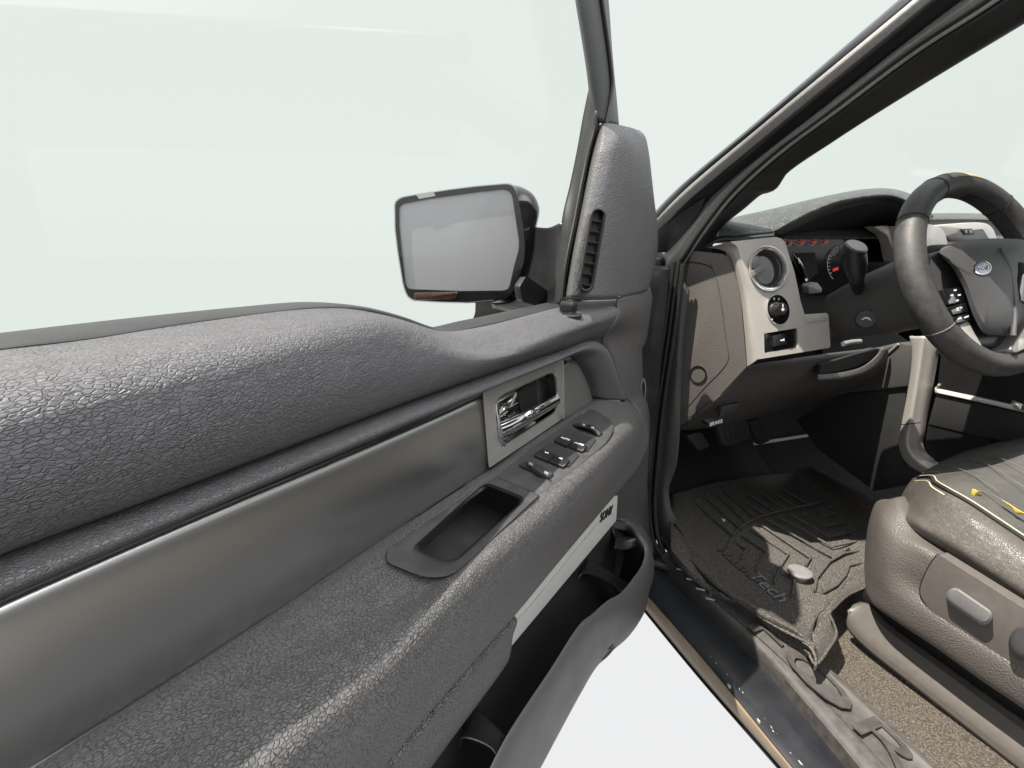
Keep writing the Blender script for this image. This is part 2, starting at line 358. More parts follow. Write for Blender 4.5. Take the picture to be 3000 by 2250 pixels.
# upper pad with the tray at its front
beltin = [(-600, 1105), (0, 1020), (235, 994), (529, 947), (881, 902), (1000, 899), (1058, 904), (1175, 934), (1240, 957), (1296, 972), (1400, 956), (1634, 898), (1700, 884), (1811, 868)]
pad = [C('W', beltin, .0),
       C('W', [(-600, 1135, .018), (0, 1048, .018), (235, 1018, .018), (529, 971, .018), (881, 921, .018), (1000, 915, .018), (1100, 922, .018), (1200, 945, .018), (1300, 985, .02), (1400, 980, .022), (1650, 916, .026), (1813, 884, .04)]),
       C('W', [(-600, 1245, .052), (0, 1125, .052), (400, 1052, .052), (760, 988, .052), (1000, 950, .05), (1130, 948, .048), (1240, 975, .042), (1340, 1018, .042), (1453, 1020, .044), (1535, 995, .046), (1670, 950, .05), (1810, 905, .052)]),
       C('W', [(-600, 1390, .064), (0, 1225, .064), (400, 1130, .064), (760, 1050, .064), (1000, 1005, .06), (1150, 1000, .056), (1250, 1012, .053), (1381, 1042, .053), (1480, 1036, .053), (1560, 1010, .054), (1700, 962, .056), (1806, 925, .056)]),
       C('W', [(-600, 1640, .066), (0, 1430, .066), (400, 1315, .066), (760, 1205, .066), (1000, 1130, .064), (1150, 1085, .06), (1300, 1068, .057), (1400, 1062, .056), (1500, 1042, .055), (1600, 1010, .054), (1710, 972, .052), (1798, 945, .052)]),
       C('W', [(-600, 1858, .05), (0, 1612, .05), (353, 1484, .05), (646, 1374, .05), (940, 1262, .05), (1200, 1165, .049), (1413, 1092, .048), (1560, 1040, .047), (1648, 1012, .046), (1724, 985, .045), (1790, 962, .046)]),
       C('W', [(-600, 1876, .034), (0, 1628, .034), (353, 1498, .034), (646, 1387, .034), (940, 1275, .034), (1200, 1177, .034), (1413, 1104, .034), (1560, 1054, .034), (1648, 1025, .034), (1724, 998, .034), (1762, 990, .034)])]
MB().sheet(pad, 150, 7).build('upper_pad', M['leather'], door, .006)
# belt seal strip between pad and glass
b0 = C('W', belt[:-1], -.012); b2 = C('W', [(x, y + 3) for x, y in beltin[:-2]], .004)
MB().sheet([[p - DN * .02 for p in b0], b0, [a.lerp(b, .5) + DN * .006 for a, b in zip(crs(b0, 60), crs(b2, 60))], b2], 120, 4).build('belt_seal', M['rubber'], door, .004)
# piping roll under the pad, running round the front end
seam = [(-600, 1876), (0, 1629), (353, 1499), (646, 1388), (940, 1276), (1200, 1178), (1413, 1104), (1560, 1054), (1648, 1024), (1700, 1002), (1735, 996), (1763, 1010), (1781, 1037), (1799, 1090), (1828, 1168)]
rin = [(-600, 2010), (0, 1742), (353, 1592), (646, 1467), (940, 1347), (1200, 1236), (1410, 1143), (1560, 1080), (1648, 1047), (1672, 1042), (1692, 1048), (1710, 1072), (1724, 1097), (1738, 1132), (1748, 1168)]
ra, rb = crs(C('W', seam, .034), 120), crs(C('W', rin, .03), 120)
mid = lambda t, h: [a.lerp(b, t) + DN * h for a, b in zip(ra, rb)]
MB().sheet([[p - DN * .008 for p in ra], mid(.06, .006), mid(.3, .016), mid(.62, .015), mid(.92, .004), [p - DN * .012 for p in rb]], 140, 4).build('trim_roll', M['roll'], door, .003)
# brushed metal band
mtop = [(-600, 2036), (0, 1758), (588, 1505), (940, 1359), (1300, 1206), (1418, 1152)]
mbot = [(-600, 2680), (100, 2255), (800, 1806), (1071, 1620), (1288, 1474), (1432, 1378)]
ma, mb = crs(C('W', mtop, .018), 80), crs(C('W', mbot, .018), 80)
mm = lambda t, h: [a.lerp(b, t) + DN * h for a, b in zip(ma, mb)]
MB().sheet([[p - DN * .006 for p in ma], mm(.010, .0005), mm(.03, .003), mm(.3, .0055), mm(.7, .005), mm(1, .001)], 90, 6).build('metal_trim', M['metal'], door, .003)
MB().sheet([[p - DN * .012 + V((0, 0, .006)) for p in ma], [p - DN * .013 - V((0, 0, .006)) for p in ma]], 60, 2).build('trim_gap', M['void'], door)
# handle bezel with its opening
bez = rnd([(1412, 1142), (1648, 1048), (1651, 1226), (1431, 1374)], 5)
hole = rnd([(1453, 1166), (1624, 1087), (1633, 1202), (1462, 1312)], [22, 22, 26, 14])
W0 = .024
def LP(pts, w): return C('W', pts, w)
bz = MB()
bz.loops([LP(bez, W0 - .012), LP(bez, W0), LP([(x * .985 + 1535 * .015, y * .985 + 1205 * .015) for x, y in bez], W0 + .003), LP([(1543 + (x - 1543) * 1.06, 1197 + (y - 1197) * 1.06) for x, y in hole], W0 + .003), LP(hole, W0), LP(hole, W0 - .004)], 96)
bz.build('handle_bezel', M['titan'], door, .0)
cup = MB(); cup.loops([LP(hole, W0 - .003), [p for p in LP([(1543 + (x - 1543) * .97, 1197 + (y - 1197) * .97) for x, y in hole], W0 - .025)], LP([(1543 + (x - 1543) * .8, 1190 + (y - 1190) * .8) for x, y in hole], W0 - .034)], 72, cap1=True)
cup.build('handle_recess', M['vent'], door)
MB().plate(LP([(1515, 1150), (1573, 1110), (1575, 1195), (1530, 1220)], W0 - .02), -DN * .004).build('recess_slot', M['void'], door)
vg = MB()
for x, y in ((1590, 1112), (1603, 1101), (1598, 1122)): vg.plate(LP(ell(x, y, 5, 3.5, -20, 12), W0 - .021), -DN * .004)
vg.build('screw_holes', M['void'], door)
hd = MB()
hd.plate(LP(rnd([(1460, 1176), (1515, 1146), (1527, 1218), (1464, 1250)], 5), W0 - .009), -DN * .006, .0025, 2)
hd.tube(C('W', [(1462, 1262, W0 + .002), (1500, 1246, W0 + .006), (1560, 1212, W0 + .006), (1630, 1172, W0 - .002)]), .0062, 14, 24, flat=1.5)
hd.tube(C('W', [(1453, 1182, W0 + .001), (1457, 1230, W0 + .002), (1464, 1290, W0 + .001), (1474, 1302, W0)]), .004, 10, 20)
hd.loops([LP([(1466, 1262), (1630, 1176), (1630, 1200), (1466, 1305)], W0 - .002), LP([(1470, 1270), (1626, 1186), (1626, 1196), (1470, 1296)], W0 - .016)], 40, cap1=True)
hd.tube(C('W', [(1516, 1232, W0 + .001), (1548, 1212, W0 + .011), (1566, 1206, W0 + .004)]), .005, 10, 12)
hd.build('inner_handle', M['chrome'], door)
MB().plate(C('W', [(1405, 1140), (1560, 1070), (1672, 1034), (1705, 1040), (1735, 1090), (1760, 1175), (1655, 1235), (1430, 1385)], -.012), -DN * .004).build('trim_backing', M['void'], door)
# blank cap in front of the bezel
ca = crs(C('W', [(1650, 1049), (1672, 1046), (1692, 1050), (1710, 1074), (1724, 1099), (1738, 1134), (1746, 1160), (1752, 1180)], .014), 30)
cb = crs(C('W', [(1651, 1075), (1651, 1100), (1651, 1130), (1651, 1160), (1651, 1190), (1651, 1215), (1653, 1228)], .024), 30)
MB().sheet([ca, [a.lerp(b, .4) + DN * .008 for a, b in zip(ca, cb)], cb], 30, 5).build('end_cap', M['captrim'], door, .003)
MB().tube(LP([(1649, 1048), (1650, 1130), (1651, 1226)], W0 + .001), .0016, 8, 12).build('cap_edge', M['titan'], door)
# armrest
k0 = C('W', [(-500, 2650), (100, 2250), (800, 1802), (1071, 1617), (1288, 1471), (1432, 1376), (1560, 1284), (1651, 1227), (1700, 1194), (1746, 1166), (1790, 1158), (1812, 1160)], .02)
k1 = C('W', [(-420, 2680, .04), (170, 2250, .04), (840, 1812, .04), (1092, 1632, .04), (1300, 1490, .04), (1440, 1394, .04), (1568, 1300, .04), (1658, 1240, .04), (1712, 1200, .04), (1755, 1174, .035), (1795, 1162, .028), (1816, 1162, .026)])
k2 = C('W', [(-100, 2850, .101), (480, 2310, .101), (1000, 1912, .101), (1200, 1762, .101), (1395, 1588, .101), (1560, 1448, .101), (1690, 1338, .101), (1755, 1284, .099), (1795, 1238, .093), (1812, 1205, .075), (1822, 1180, .05), (1826, 1166, .03)])
k3 = C('W', [(100, 2950, .122), (620, 2360, .122), (1105, 1940, .122), (1255, 1790, .122), (1445, 1612, .122), (1610, 1472, .122), (1735, 1358, .122), (1792, 1300, .119), (1830, 1255, .110), (1848, 1222, .094), (1848, 1196, .06), (1836, 1170, .03)])
k4 = C('W', [(260, 3000, .129), (780, 2390, .129), (1180, 1985, .129), (1310, 1840, .129), (1490, 1660, .129), (1645, 1512, .129), (1765, 1390, .127), (1822, 1326, .123), (1860, 1272, .112), (1872, 1238, .09), (1868, 1208, .06), (1846, 1178, .03)])
k5 = C('W', [(500, 3000, .118), (960, 2380, .118), (1310, 1960, .118), (1440, 1800, .118), (1590, 1640, .117), (1720, 1510, .116), (1812, 1405, .114), (1850, 1352, .108), (1879, 1296, .095), (1886, 1262, .078), (1880, 1225, .055), (1856, 1184, .03)])
k6 = C('W', [(520, 3040, .095), (1100, 2262, .095), (1400, 1912, .095), (1502, 1800, .095), (1640, 1632, .093), (1765, 1482, .09), (1820, 1421, .088), (1860, 1372, .082), (1888, 1312, .07), (1892, 1275, .055), (1888, 1235, .04), (1862, 1190, .02)])
k7 = [p - DN * .07 for p in k6]
cutter = [(1745, 1210), (1765, 1222), (1778, 1250), (1766, 1280), (1640, 1398), (1577, 1448), (1335, 1665), (1300, 1680), (1262, 1682), (1188, 1658), (1145, 1630), (1146, 1614), (1455, 1398), (1560, 1318), (1715, 1212)]
def sc(pts, cx, cy, k): return [(cx + (x - cx) * k, cy + (y - cy) * k) for x, y in pts]
cpo = rnd([(1451, 1397), (1581, 1450), (1325, 1690), (1245, 1696), (1128, 1648), (1132, 1608)], [4, 4, 60, 60, 44, 36])
swo = rnd([(1722, 1198), (1755, 1204), (1804, 1242), (1782, 1292), (1649, 1402), (1582, 1449), (1453, 1396), (1562, 1306)], [20, 26, 36, 26, 2, 3, 3, 4])
ar = MB().sheet([k0, k1, k2, k3, k4, k5, k6, k7], 320, 14).cut(cutter).cut(sc(cpo, 1350, 1545, .985)).cut(sc(swo, 1640, 1310, .98))
ar.build('armrest', M['armrest'], door, .004)
# top surface plane of the armrest, through three sighted points
TN = V((0, 0, 1)); pA = R(0, 0, -.2468)
def TP(px, py, h=0):
    r = ray(px, py); return CAM + r * (((pA - CAM).dot(TN) + h) / r.dot(TN))
def TL(pts, h=0): return [TP(x, y, h) for x, y in pts]
cpi = rnd([(1418, 1418), (1536, 1466), (1318, 1662), (1205, 1612)], [26, 26, 42, 34], 8)
pc = MB(); cx, cy = 1350, 1545
pc.loops([TL(cpo, -.008), TL(cpo, .0065), TL(sc(cpo, cx, cy, .985), .0085), TL(sc(cpi, 1370, 1540, 1.07), .008), TL(cpi, .004), TL(sc(cpi, 1370, 1540, .965), -.007), TL([(x - 8, y + 12) for x, y in sc(cpi, 1370, 1540, .9)], -.03), TL([(x - 12, y + 20) for x, y in sc(cpi, 1370, 1540, .76)], -.045)], 120, cap1=True)
pc.build('pull_cup', M['panel'], door)
sw = MB(); sw.plate(TL(swo, .0045), TN * -.02, .0016, 2)
panel = sw.build('switch_panel', M['panel'], door)
def quad(a, b, c, d, s0, s1, t0, t1):
    f = lambda s, t: tuple(V(a).lerp(V(b), s).lerp(V(d).lerp(V(c), s), t))
    return [f(s0, t0), f(s1, t0), f(s1, t1), f(s0, t1)]
def z4(x, y): return (1200 + x * .36166, 800 + y * .36166)
def switch(cs, name, h, rise, mark=None, gap=True):
    """window rocker: sunken bay, tilted paddle"""
    pts = [z4(*c) for c in cs]
    o = MB(); o.plate([TP(*pts[0], .0062), TP(*pts[1], .0062), TP(*pts[2], h), TP(*pts[3], h)], TN * -.006, .0012, 2)
    return o
for q4 in ([(1280, 1262), (1510, 1345), (1440, 1440), (1165, 1345)], [(1140, 1368), (1375, 1470), (1290, 1565), (1010, 1465)]):
    MB().plate(TL([z4(*c) for c in q4], .0066), TN * -.001).build('switch_bay', M['dark'], panel)
for q4 in ([(1335, 1225), (1350, 1222), (1560, 1300), (1535, 1318)], [(885, 1555), (930, 1522), (1170, 1625), (1130, 1665)]):
    MB().plate(TL([z4(*c) for c in q4], .0067), TN * -.001).build('rocker_slot', M['void'], panel)
xd = (TP(*z4(1380, 1380)) - TP(*z4(1260, 1340))); yd = (TP(*z4(1290, 1270)) - TP(*z4(1200, 1345)))
for i, (q4, s_, tx) in enumerate((([(1215, 1310), (1318, 1352), (1278, 1398), (1172, 1352)], 'AUTO', (1262, 1342)),
                                  ([(1332, 1358), (1440, 1396), (1398, 1440), (1294, 1400)], 'AUTO', (1374, 1384)),
                                  ([(1070, 1420), (1180, 1462), (1126, 1518), (1012, 1470)], None, (1112, 1450)),
                                  ([(1190, 1470), (1298, 1512), (1245, 1566), (1134, 1520)], None, (1225, 1496)))):
    pts = [z4(*c) for c in q4]; o = MB()
    o.plate([TP(*pts[0], .011), TP(*pts[1], .011), TP(*pts[2], .0085), TP(*pts[3], .0085)], TN * -.006, .0012, 2)
    if s_: text
    b = o.build('window_switch', M['black'], panel)
    if not s_:
        bar = MB(); bar.plate(TL([z4(tx[0] - 14, tx[1] - 5), z4(tx[0] + 14, tx[1] + 4), z4(tx[0] + 10, tx[1] + 9), z4(tx[0] - 18, tx[1])], .0117), TN * -.001).build('switch_mark', M['white'], panel)
    else: text(s_, 'switch_lettering', TP(*z4(*tx), .0117), xd, yd, .005, M['white'], panel, sx=.95)
lk = MB(); lk.tube([TP(*z4(1345, 1232), .005), TP(*z4(1420, 1240), .0105), TP(*z4(1490, 1262), .0105), TP(*z4(1545, 1310), .005)], .0055, 12, 20, up=TN, flat=.6).build('lock_switch', M['black'], panel)
ms = MB(); ms.plate([TP(*z4(948, 1525), .0075), TP(*z4(990, 1525), .0105), TP(*z4(1080, 1565), .0125), TP(*z4(1165, 1622), .008), TP(*z4(1120, 1650), .008), TP(*z4(1040, 1600), .0125), TP(*z4(960, 1548), .01)], TN * -.005, .001, 2).build('window_lock_switch', M['dark'], panel)
for a in ((1412, 1226), (1482, 1248)):
    MB().plate([TP(*z4(a[0] + dx, a[1] + dy), .0175) for dx, dy in ((-12, 4), (-10, -6), (8, -3), (13, 8))], TN * -.001).build('switch_symbol', M['grey'], panel)
for a in ((985, 1540), (1110, 1612)):
    for k in range(3): MB().plate([TP(*z4(a[0] + dx + k * 11, a[1] + dy + k * 5), .0145) for dx, dy in ((-18, 6), (-14, -10), (-8, -8), (-12, 9))], TN * -.001).build('switch_symbol', M['grey'], panel)
# lower panel, speaker strip, map pocket
l0 = C('W', [(480, 3040, .09), (1090, 2270, .09), (1400, 1908, .09), (1500, 1797, .09)])
MB().sheet([[p - DN * .012 for p in l0], [p + DN * .006 - V((0, 0, .004)) for p in l0],
            C('W', [(600, 3060, .094), (1170, 2265, .094), (1435, 1950, .094), (1503, 1862, .092)]),
            C('W', [(660, 3060, .088), (1225, 2262, .088), (1450, 1982, .088), (1497, 1908, .086)]),
            C('W', [(700, 3060, .07), (1255, 2262, .07), (1467, 1972, .07), (1489, 1938, .068)])], 60, 5).build('lower_panel', M['armrest'], door, .004)
MB().plate(LP(rnd([(1498, 1790), (1812, 1425), (1806, 1526), (1500, 1894)], 6), .03), -DN * .012, .002).build('speaker_grille', M['mesh'], door)
a_, b_ = DW(1762, 1514, .0315), DW(1794, 1494, .0315)
xs = (DW(1790, 1497, .031) - DW(1764, 1517, .031))
text('SONY', 'grille_lettering', DW(1777, 1506, .0315), xs, V((0, 0, 1)), .027, M['black'], door, .001, sx=.95)
MB().tube(C('W', [(1512, 1822), (1560, 1766), (1640, 1668), (1752, 1530)], .0305), .0012, 6, 20).build('grille_crease', M['grey'], door)
lip = [(1798, 1524), (1836, 1536), (1866, 1568), (1888, 1605), (1885, 1643), (1852, 1697), (1820, 1735), (1776, 1762), (1733, 1800), (1700, 1827), (1614, 1958), (1483, 2158), (1435, 2250), (1150, 2850)]
lw = [.012, .035, .07, .092, .098, .098, .097, .095, .093, .091, .09, .09, .09, .09]
li = [(x, y, q) for (x, y), q in zip(lip, lw)]
lo_ = [(1806, 1520), (1846, 1533), (1878, 1566), (1900, 1604), (1899, 1646), (1868, 1706), (1836, 1748), (1792, 1778), (1749, 1814), (1717, 1843), (1634, 1970), (1507, 2168), (1460, 2256), (1180, 2860)]
lo3 = [(x, y, q + .006) for (x, y), q in zip(lo_, lw)]
ow1 = [(1830, 1516, .016), (1870, 1540, .045), (1895, 1590, .08), (1906, 1640, .1), (1903, 1690, .106), (1880, 1750, .106), (1852, 1795, .104), (1812, 1826, .1), (1770, 1858, .097), (1740, 1890, .097), (1668, 2000, .097), (1540, 2200, .097), (1500, 2275, .097), (1230, 2870, .097)]
ow2 = [(1850, 1520, .012), (1885, 1560, .035), (1904, 1620, .065), (1909, 1675, .085), (1895, 1740, .092), (1886, 1784, .09), (1864, 1827, .088), (1832, 1871, .085), (1790, 1908, .08), (1738, 1960, .078), (1697, 2028, .078), (1575, 2255, .078), (1540, 2320, .078), (1290, 2880, .078)]
MB().sheet([[p - V((0, 0, .02)) for p in C('W', li)], C('W', li), C('W', lo3), C('W', ow1), C('W', ow2), [p - DN * .03 - V((0, 0, .01)) for p in C('W', ow2)]], 110, 5).build('map_pocket', M['plastic'], door, .003)
up_ = C('W', [(1800, 1524, .01), (1700, 1640, .014), (1600, 1765, .014), (1500, 1885, .014), (1380, 2040, .02), (1250, 2240, .02), (900, 2850, .02)])
lipr = crs([p for p in C('W', li)][1:], 40)
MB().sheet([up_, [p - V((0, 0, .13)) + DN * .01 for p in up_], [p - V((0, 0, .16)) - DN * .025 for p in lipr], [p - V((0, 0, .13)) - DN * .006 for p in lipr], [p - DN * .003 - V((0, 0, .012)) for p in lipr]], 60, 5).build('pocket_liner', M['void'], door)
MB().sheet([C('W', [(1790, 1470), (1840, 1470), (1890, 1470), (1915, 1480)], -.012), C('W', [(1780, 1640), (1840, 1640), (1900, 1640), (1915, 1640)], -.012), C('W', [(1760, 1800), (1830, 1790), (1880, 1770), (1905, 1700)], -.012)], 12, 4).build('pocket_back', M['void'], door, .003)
def z6(x, y, w): return DW(800 + x * .5425, 1350 + y * .5425, w)
MB().sheet([[z6(1640, 640, .03), z6(1660, 590, .02), z6(1690, 525, .012)], [z6(1668, 605, .034), z6(1690, 585, .03), z6(1705, 530, .02)], [z6(1870, 700, .07), z6(1895, 690, .07), z6(1920, 660, .07)], [z6(1860, 740, .085), z6(1890, 715, .088), z6(1925, 665, .088)]], 16, 6).build('pocket_divider', M['black'], door, .002)
MB().sheet([[z6(1000, 1560, .04), z6(1030, 1450, .03), z6(1060, 1340, .02)], [z6(1020, 1490, .045), z6(1060, 1440, .04), z6(1110, 1345, .03)], [z6(1195, 1570, .08), z6(1230, 1530, .08), z6(1262, 1490, .08)], [z6(1180, 1659, .085), z6(1220, 1570, .088), z6(1268, 1500, .088)]], 16, 6).build('pocket_divider', M['black'], door, .002)
MB().sheet([[z6(1830, 345, .012), z6(1860, 350, .012), z6(1900, 350, .02)], [z6(1840, 395, .02), z6(1870, 400, .025), z6(1930, 400, .04)], [z6(1850, 425, .04), z6(1900, 425, .05), z6(1960, 420, .07)], [z6(1845, 470, .05), z6(1900, 480, .06), z6(1975, 460, .075)]], 16, 6).build('pocket_divider', M['black'], door, .002)
# front end panel between tray, armrest and hinge edge
hl = C('W', [(1811, 866, .052), (1811, 905, .053), (1802, 935, .054), (1788, 962, .048), (1768, 990, .036), (1766, 1008, .034), (1784, 1036, .034), (1802, 1090, .034), (1830, 1165, .034), (1850, 1178, .034), (1872, 1206, .05), (1886, 1252, .06), (1888, 1300, .06), (1866, 1360, .06), (1815, 1424, .04), (1808, 1524, .012), (1836, 1532, .03), (1868, 1562, .06), (1892, 1602, .088)])
hr = C('W', [(1898, 838), (1905, 870), (1903, 892), (1898, 930), (1893, 970), (1888, 1000), (1877, 1018), (1877, 1060), (1877, 1110), (1880, 1150), (1890, 1186), (1893, 1240), (1890, 1300), (1888, 1340), (1890, 1400), (1895, 1480), (1899, 1540), (1904, 1580), (1908, 1620)], -.012)
hm = [a.lerp(b, .5) + DN * .008 for a, b in zip(hl, hr)]
MB().sheet([hl, hm, hr, [p - DN * .03 + DDIR * .003 for p in hr]], 90, 6).build('hinge_panel', M['plastic'], door, .003)
MB().sheet([[p - DN * .012 for p in hr], [p - DN * .04 + DDIR * .07 for p in hr]], 60, 4).build('door_jamb', M['void'], door, .003)
MB().loops([LP(ell(1880, 1147, 11, 40, 3), .004), LP(ell(1884, 1147, 9, 38, 3), .012), LP(ell(1884, 1147, 6, 30, 3), .012), LP(ell(1886, 1147, 5, 28, 3), -.01)], 32).build('grommet', M['vent'], door)
# sail panel
sl = C('W', [(1768, 361), (1757, 366), (1750, 384), (1732, 452), (1705, 588), (1673, 750), (1652, 872)], .0)
s2 = C('W', [(1776, 360, .012), (1770, 371, .018), (1763, 396, .022), (1745, 462, .023), (1719, 592, .024), (1689, 752, .025), (1672, 873, .026)])
s3 = C('W', [(1800, 363, .012), (1800, 378, .032), (1797, 412, .040), (1785, 490, .042), (1768, 600, .043), (1748, 752, .044), (1736, 874, .046)])
s4 = C('W', [(1836, 371, .010), (1838, 388, .032), (1842, 424, .046), (1836, 500, .050), (1823, 600, .051), (1805, 755, .052), (1792, 874, .053)])
s5 = C('W', [(1858, 377, .005), (1864, 396, .02), (1868, 440, .034), (1864, 520, .040), (1850, 620, .044), (1833, 755, .048), (1818, 872, .050)])
s6 = C('W', [(1872, 386, -.01), (1886, 408, -.012), (1896, 475, -.012), (1909, 588, -.012), (1920, 678, -.012), (1917, 750, -.012), (1893, 846, -.012)])
MB().sheet([sl, s2, s3, s4, s5, s6, [p - DN * .03 for p in s6]], 50, 6).build('sail_panel', M['leather_fine'], door, .004)
MB().tube(C('W', [(1652, 874, .024), (1736, 876, .046), (1800, 874, .0525), (1815, 872, .050), (1850, 860, .03), (1893, 847, -.008)]), .0016, 6, 40).build('panel_joint', M['void'], door)
def capsule(x0, y0, x1, y1, r, n=10, asp=1.0):
    a = math.atan2(y1 - y0, x1 - x0); o = []
    for c, (x, y) in ((a - math.pi / 2, (x1, y1)), (a + math.pi / 2, (x0, y0))):
        for k in range(n + 1):
            t = c + math.pi * k / n; o.append((x + r * math.cos(t), y + r * math.sin(t)))
    return o
vo, vi = capsule(1752, 632, 1717, 832, 24), capsule(1752, 632, 1717, 832, 15)
sv = MB(); sv.loops([LP(vo, .03), LP(vo, .0475), LP(capsule(1752, 632, 1717, 832, 20), .050), LP(vi, .0475), LP(vi, .034)], 60); vent = sv.build('sail_vent', M['rubber'], door)
MB().plate(LP(capsule(1752, 632, 1717, 832, 16), .0425), -DN * .002).build('vent_back', M['void'], vent)
for k in range(7):
    t = (k + .6) / 7; x = 1752 - 35 * t; y = 624 + 218 * t
    MB().plate(LP([(x - 16, y - 2), (x + 14, y + 3), (x + 14, y + 9), (x - 16, y + 4)], .0475), -DN * .004 - V((0, 0, .002)), .0008, 1).build('vent_slat', M['rubber'], vent)
# knob on the tray
kp = DW(1665, 926, .031) + V((0, 0, .003))
def disc(mb, c, axis, rs, n=28):
    x = axis.orthogonal().normalized(); y = axis.cross(x)
    mb.loops([[c + axis * h + x * r * math.cos(2 * math.pi * i / n) + y * r * math.sin(2 * math.pi * i / n) for i in range(n)] for h, r in rs], n, cap0=True, cap1=True)
UPT = V((0, 0, 1))
kb = MB(); disc(kb, kp - UPT * .002, UPT, [(-.004, .0185), (.001, .0185), (.003, .0165), (.004, .011), (.006, .0105), (.0065, .0115), (.0165, .0115), (.019, .0102), (.0195, .0085)])
for i in range(26):
    a = i * 2 * math.pi / 26
    for j in range(3):
        c = kp + V((math.cos(a) * .0116, math.sin(a) * .0116, .006 + j * .003)); kb.tube([c - V((0, 0, .001)), c + V((0, 0, .001))], .0011, 5)
kb.build('tweeter_knob', M['black'], door).name = 'mirror_knob'
# window frame, glass run and pane
fl = C('W', [(1640, -400), (1685, 0), (1696, 68), (1714, 181), (1723, 249), (1727, 290), (1738, 340)], -.02)
fa = C('W', [(1652, -400), (1700, 0), (1711, 68), (1727, 181), (1736, 249), (1742, 290), (1746, 350)], .004)
fb = C('W', [(1710, -400), (1758, 0), (1768, 68), (1783, 181), (1789, 249), (1784, 300), (1772, 362)], .006)
fc = C('W', [(1730, -400), (1775, 0), (1785, 136), (1795, 249), (1799, 300), (1806, 366)], -.004)
fd = C('W', [(1738, -400), (1783, 0), (1793, 136), (1803, 249), (1808, 300), (1814, 368)], -.03)
MB().sheet([fl, fa, fb, fc, fd], 40, 4).build('window_frame', M['dark'], door, .004)
MB().tube([p + DN * .002 for p in fb], .003, 8, 40).build('frame_seal', M['rubber'], door)
ga = C('W', [(1724, 262), (1707, 345), (1690, 440), (1669, 542), (1648, 632), (1638, 720), (1630, 800), (1624, 894)], -.03)
gb = C('W', [(1738, 300), (1728, 360), (1712, 440), (1694, 542), (1674, 645), (1656, 740), (1645, 800), (1634, 892)], -.012)
gc = C('W', [(1746, 330), (1742, 372), (1726, 440), (1704, 545), (1684, 650), (1664, 745), (1655, 800), (1646, 884)], .006)
gd = C('W', [(1762, 345), (1752, 384), (1736, 452), (1712, 560), (1691, 665), (1675, 750), (1666, 800), (1655, 876)], -.002)
MB().sheet([ga, gb, gc, gd], 50, 5).build('glass_run', M['rubber'], door, .004)
gp = C('W', [(-600, 1068), (0, 1000), (411, 950), (735, 915), (940, 898), (1058, 906), (1175, 935), (1240, 957), (1292, 972), (1634, 897), (1640, 720), (1672, 542), (1712, 345), (1728, 262), (1690, 0), (1620, -600), (300, -900), (-700, -500)], -.03)
gm = MB(); gm.plate(gp, -DN * .004); gm.build('window_glass', M['glass'], door, smooth=False)
# ------------------------------------------------------------------ wing mirror
def DL(pts, d): return C('D', pts, d)
mo = [(1156, 602), (1158, 592), (1164, 585), (1179, 577), (1219, 570), (1317, 555), (1398, 545), (1480, 538), (1500, 540), (1512, 556), (1522, 600), (1534, 660), (1540, 720), (1536, 770), (1520, 815), (1506, 850), (1496, 868), (1450, 880), (1371, 887), (1300, 886), (1214, 881), (1198, 873), (1188, 857), (1180, 830), (1165, 738), (1157, 670)]
mg = [(1170, 612), (1172, 602), (1180, 596), (1260, 581), (1400, 562), (1476, 554), (1492, 559), (1501, 574), (1510, 640), (1520, 705), (1519, 730), (1504, 785), (1492, 838), (1486, 846), (1474, 850), (1350, 851), (1205, 846), (1194, 842), (1188, 830), (1178, 740), (1170, 660)]
D0 = 1.02
mh = MB()
mh.loops([DL(mg, D0 + .006), DL(mg, D0 - .002), DL(sc(mg, 1345, 705, 1.012), D0 - .005), DL(sc(mo, 1345, 712, .99), D0 - .005), DL(mo, D0), DL(sc(mo, 1345, 712, 1.015), D0 + .05), DL([(x + 26, y + 8) for x, y in sc(mo, 1345, 712, .93)], D0 + .12), DL([(x + 20, y + 5) for x, y in sc(mo, 1345, 712, .7)], D0 + .17)], 110, cap1=True)
mi = [(1500, 541), (1520, 546), (1540, 556), (1558, 570), (1570, 590), (1577, 616), (1575, 636), (1570, 660), (1566, 700), (1558, 760), (1545, 820), (1520, 880), (1498, 886)]
mi0 = [(1492, 545), (1505, 556), (1514, 580), (1522, 610), (1530, 650), (1536, 690), (1539, 720), (1538, 750), (1533, 775), (1524, 805), (1512, 840), (1500, 866), (1490, 876)]
mh.sheet([DL(mi0, D0 - .002), DL(mi, D0 + .035), DL([(x - 4, y) for x, y in mi], D0 + .09), DL([(x - 60, y) for x, y in mi], D0 + .14)], 40, 4)
wm = mh.build('wing_mirror', M['gloss'], truck)
mgl = MB(); mgl.plate(DL(mg, D0 + .001), .004); mgl.build('mirror_glass', M['mirror'], wm)
ml = MB(); ml.plate(DL(rnd([(1213, 857), (1344, 855), (1335, 877), (1213, 879)], 6), D0 - .012), .015, .003).build('marker_lens', M['amber'], wm)
MB().plate(DL([(1218, 570), (1270, 562), (1276, 574), (1228, 583)], D0 - .0062), .004).build('lens_reflector', M['grey'], wm)
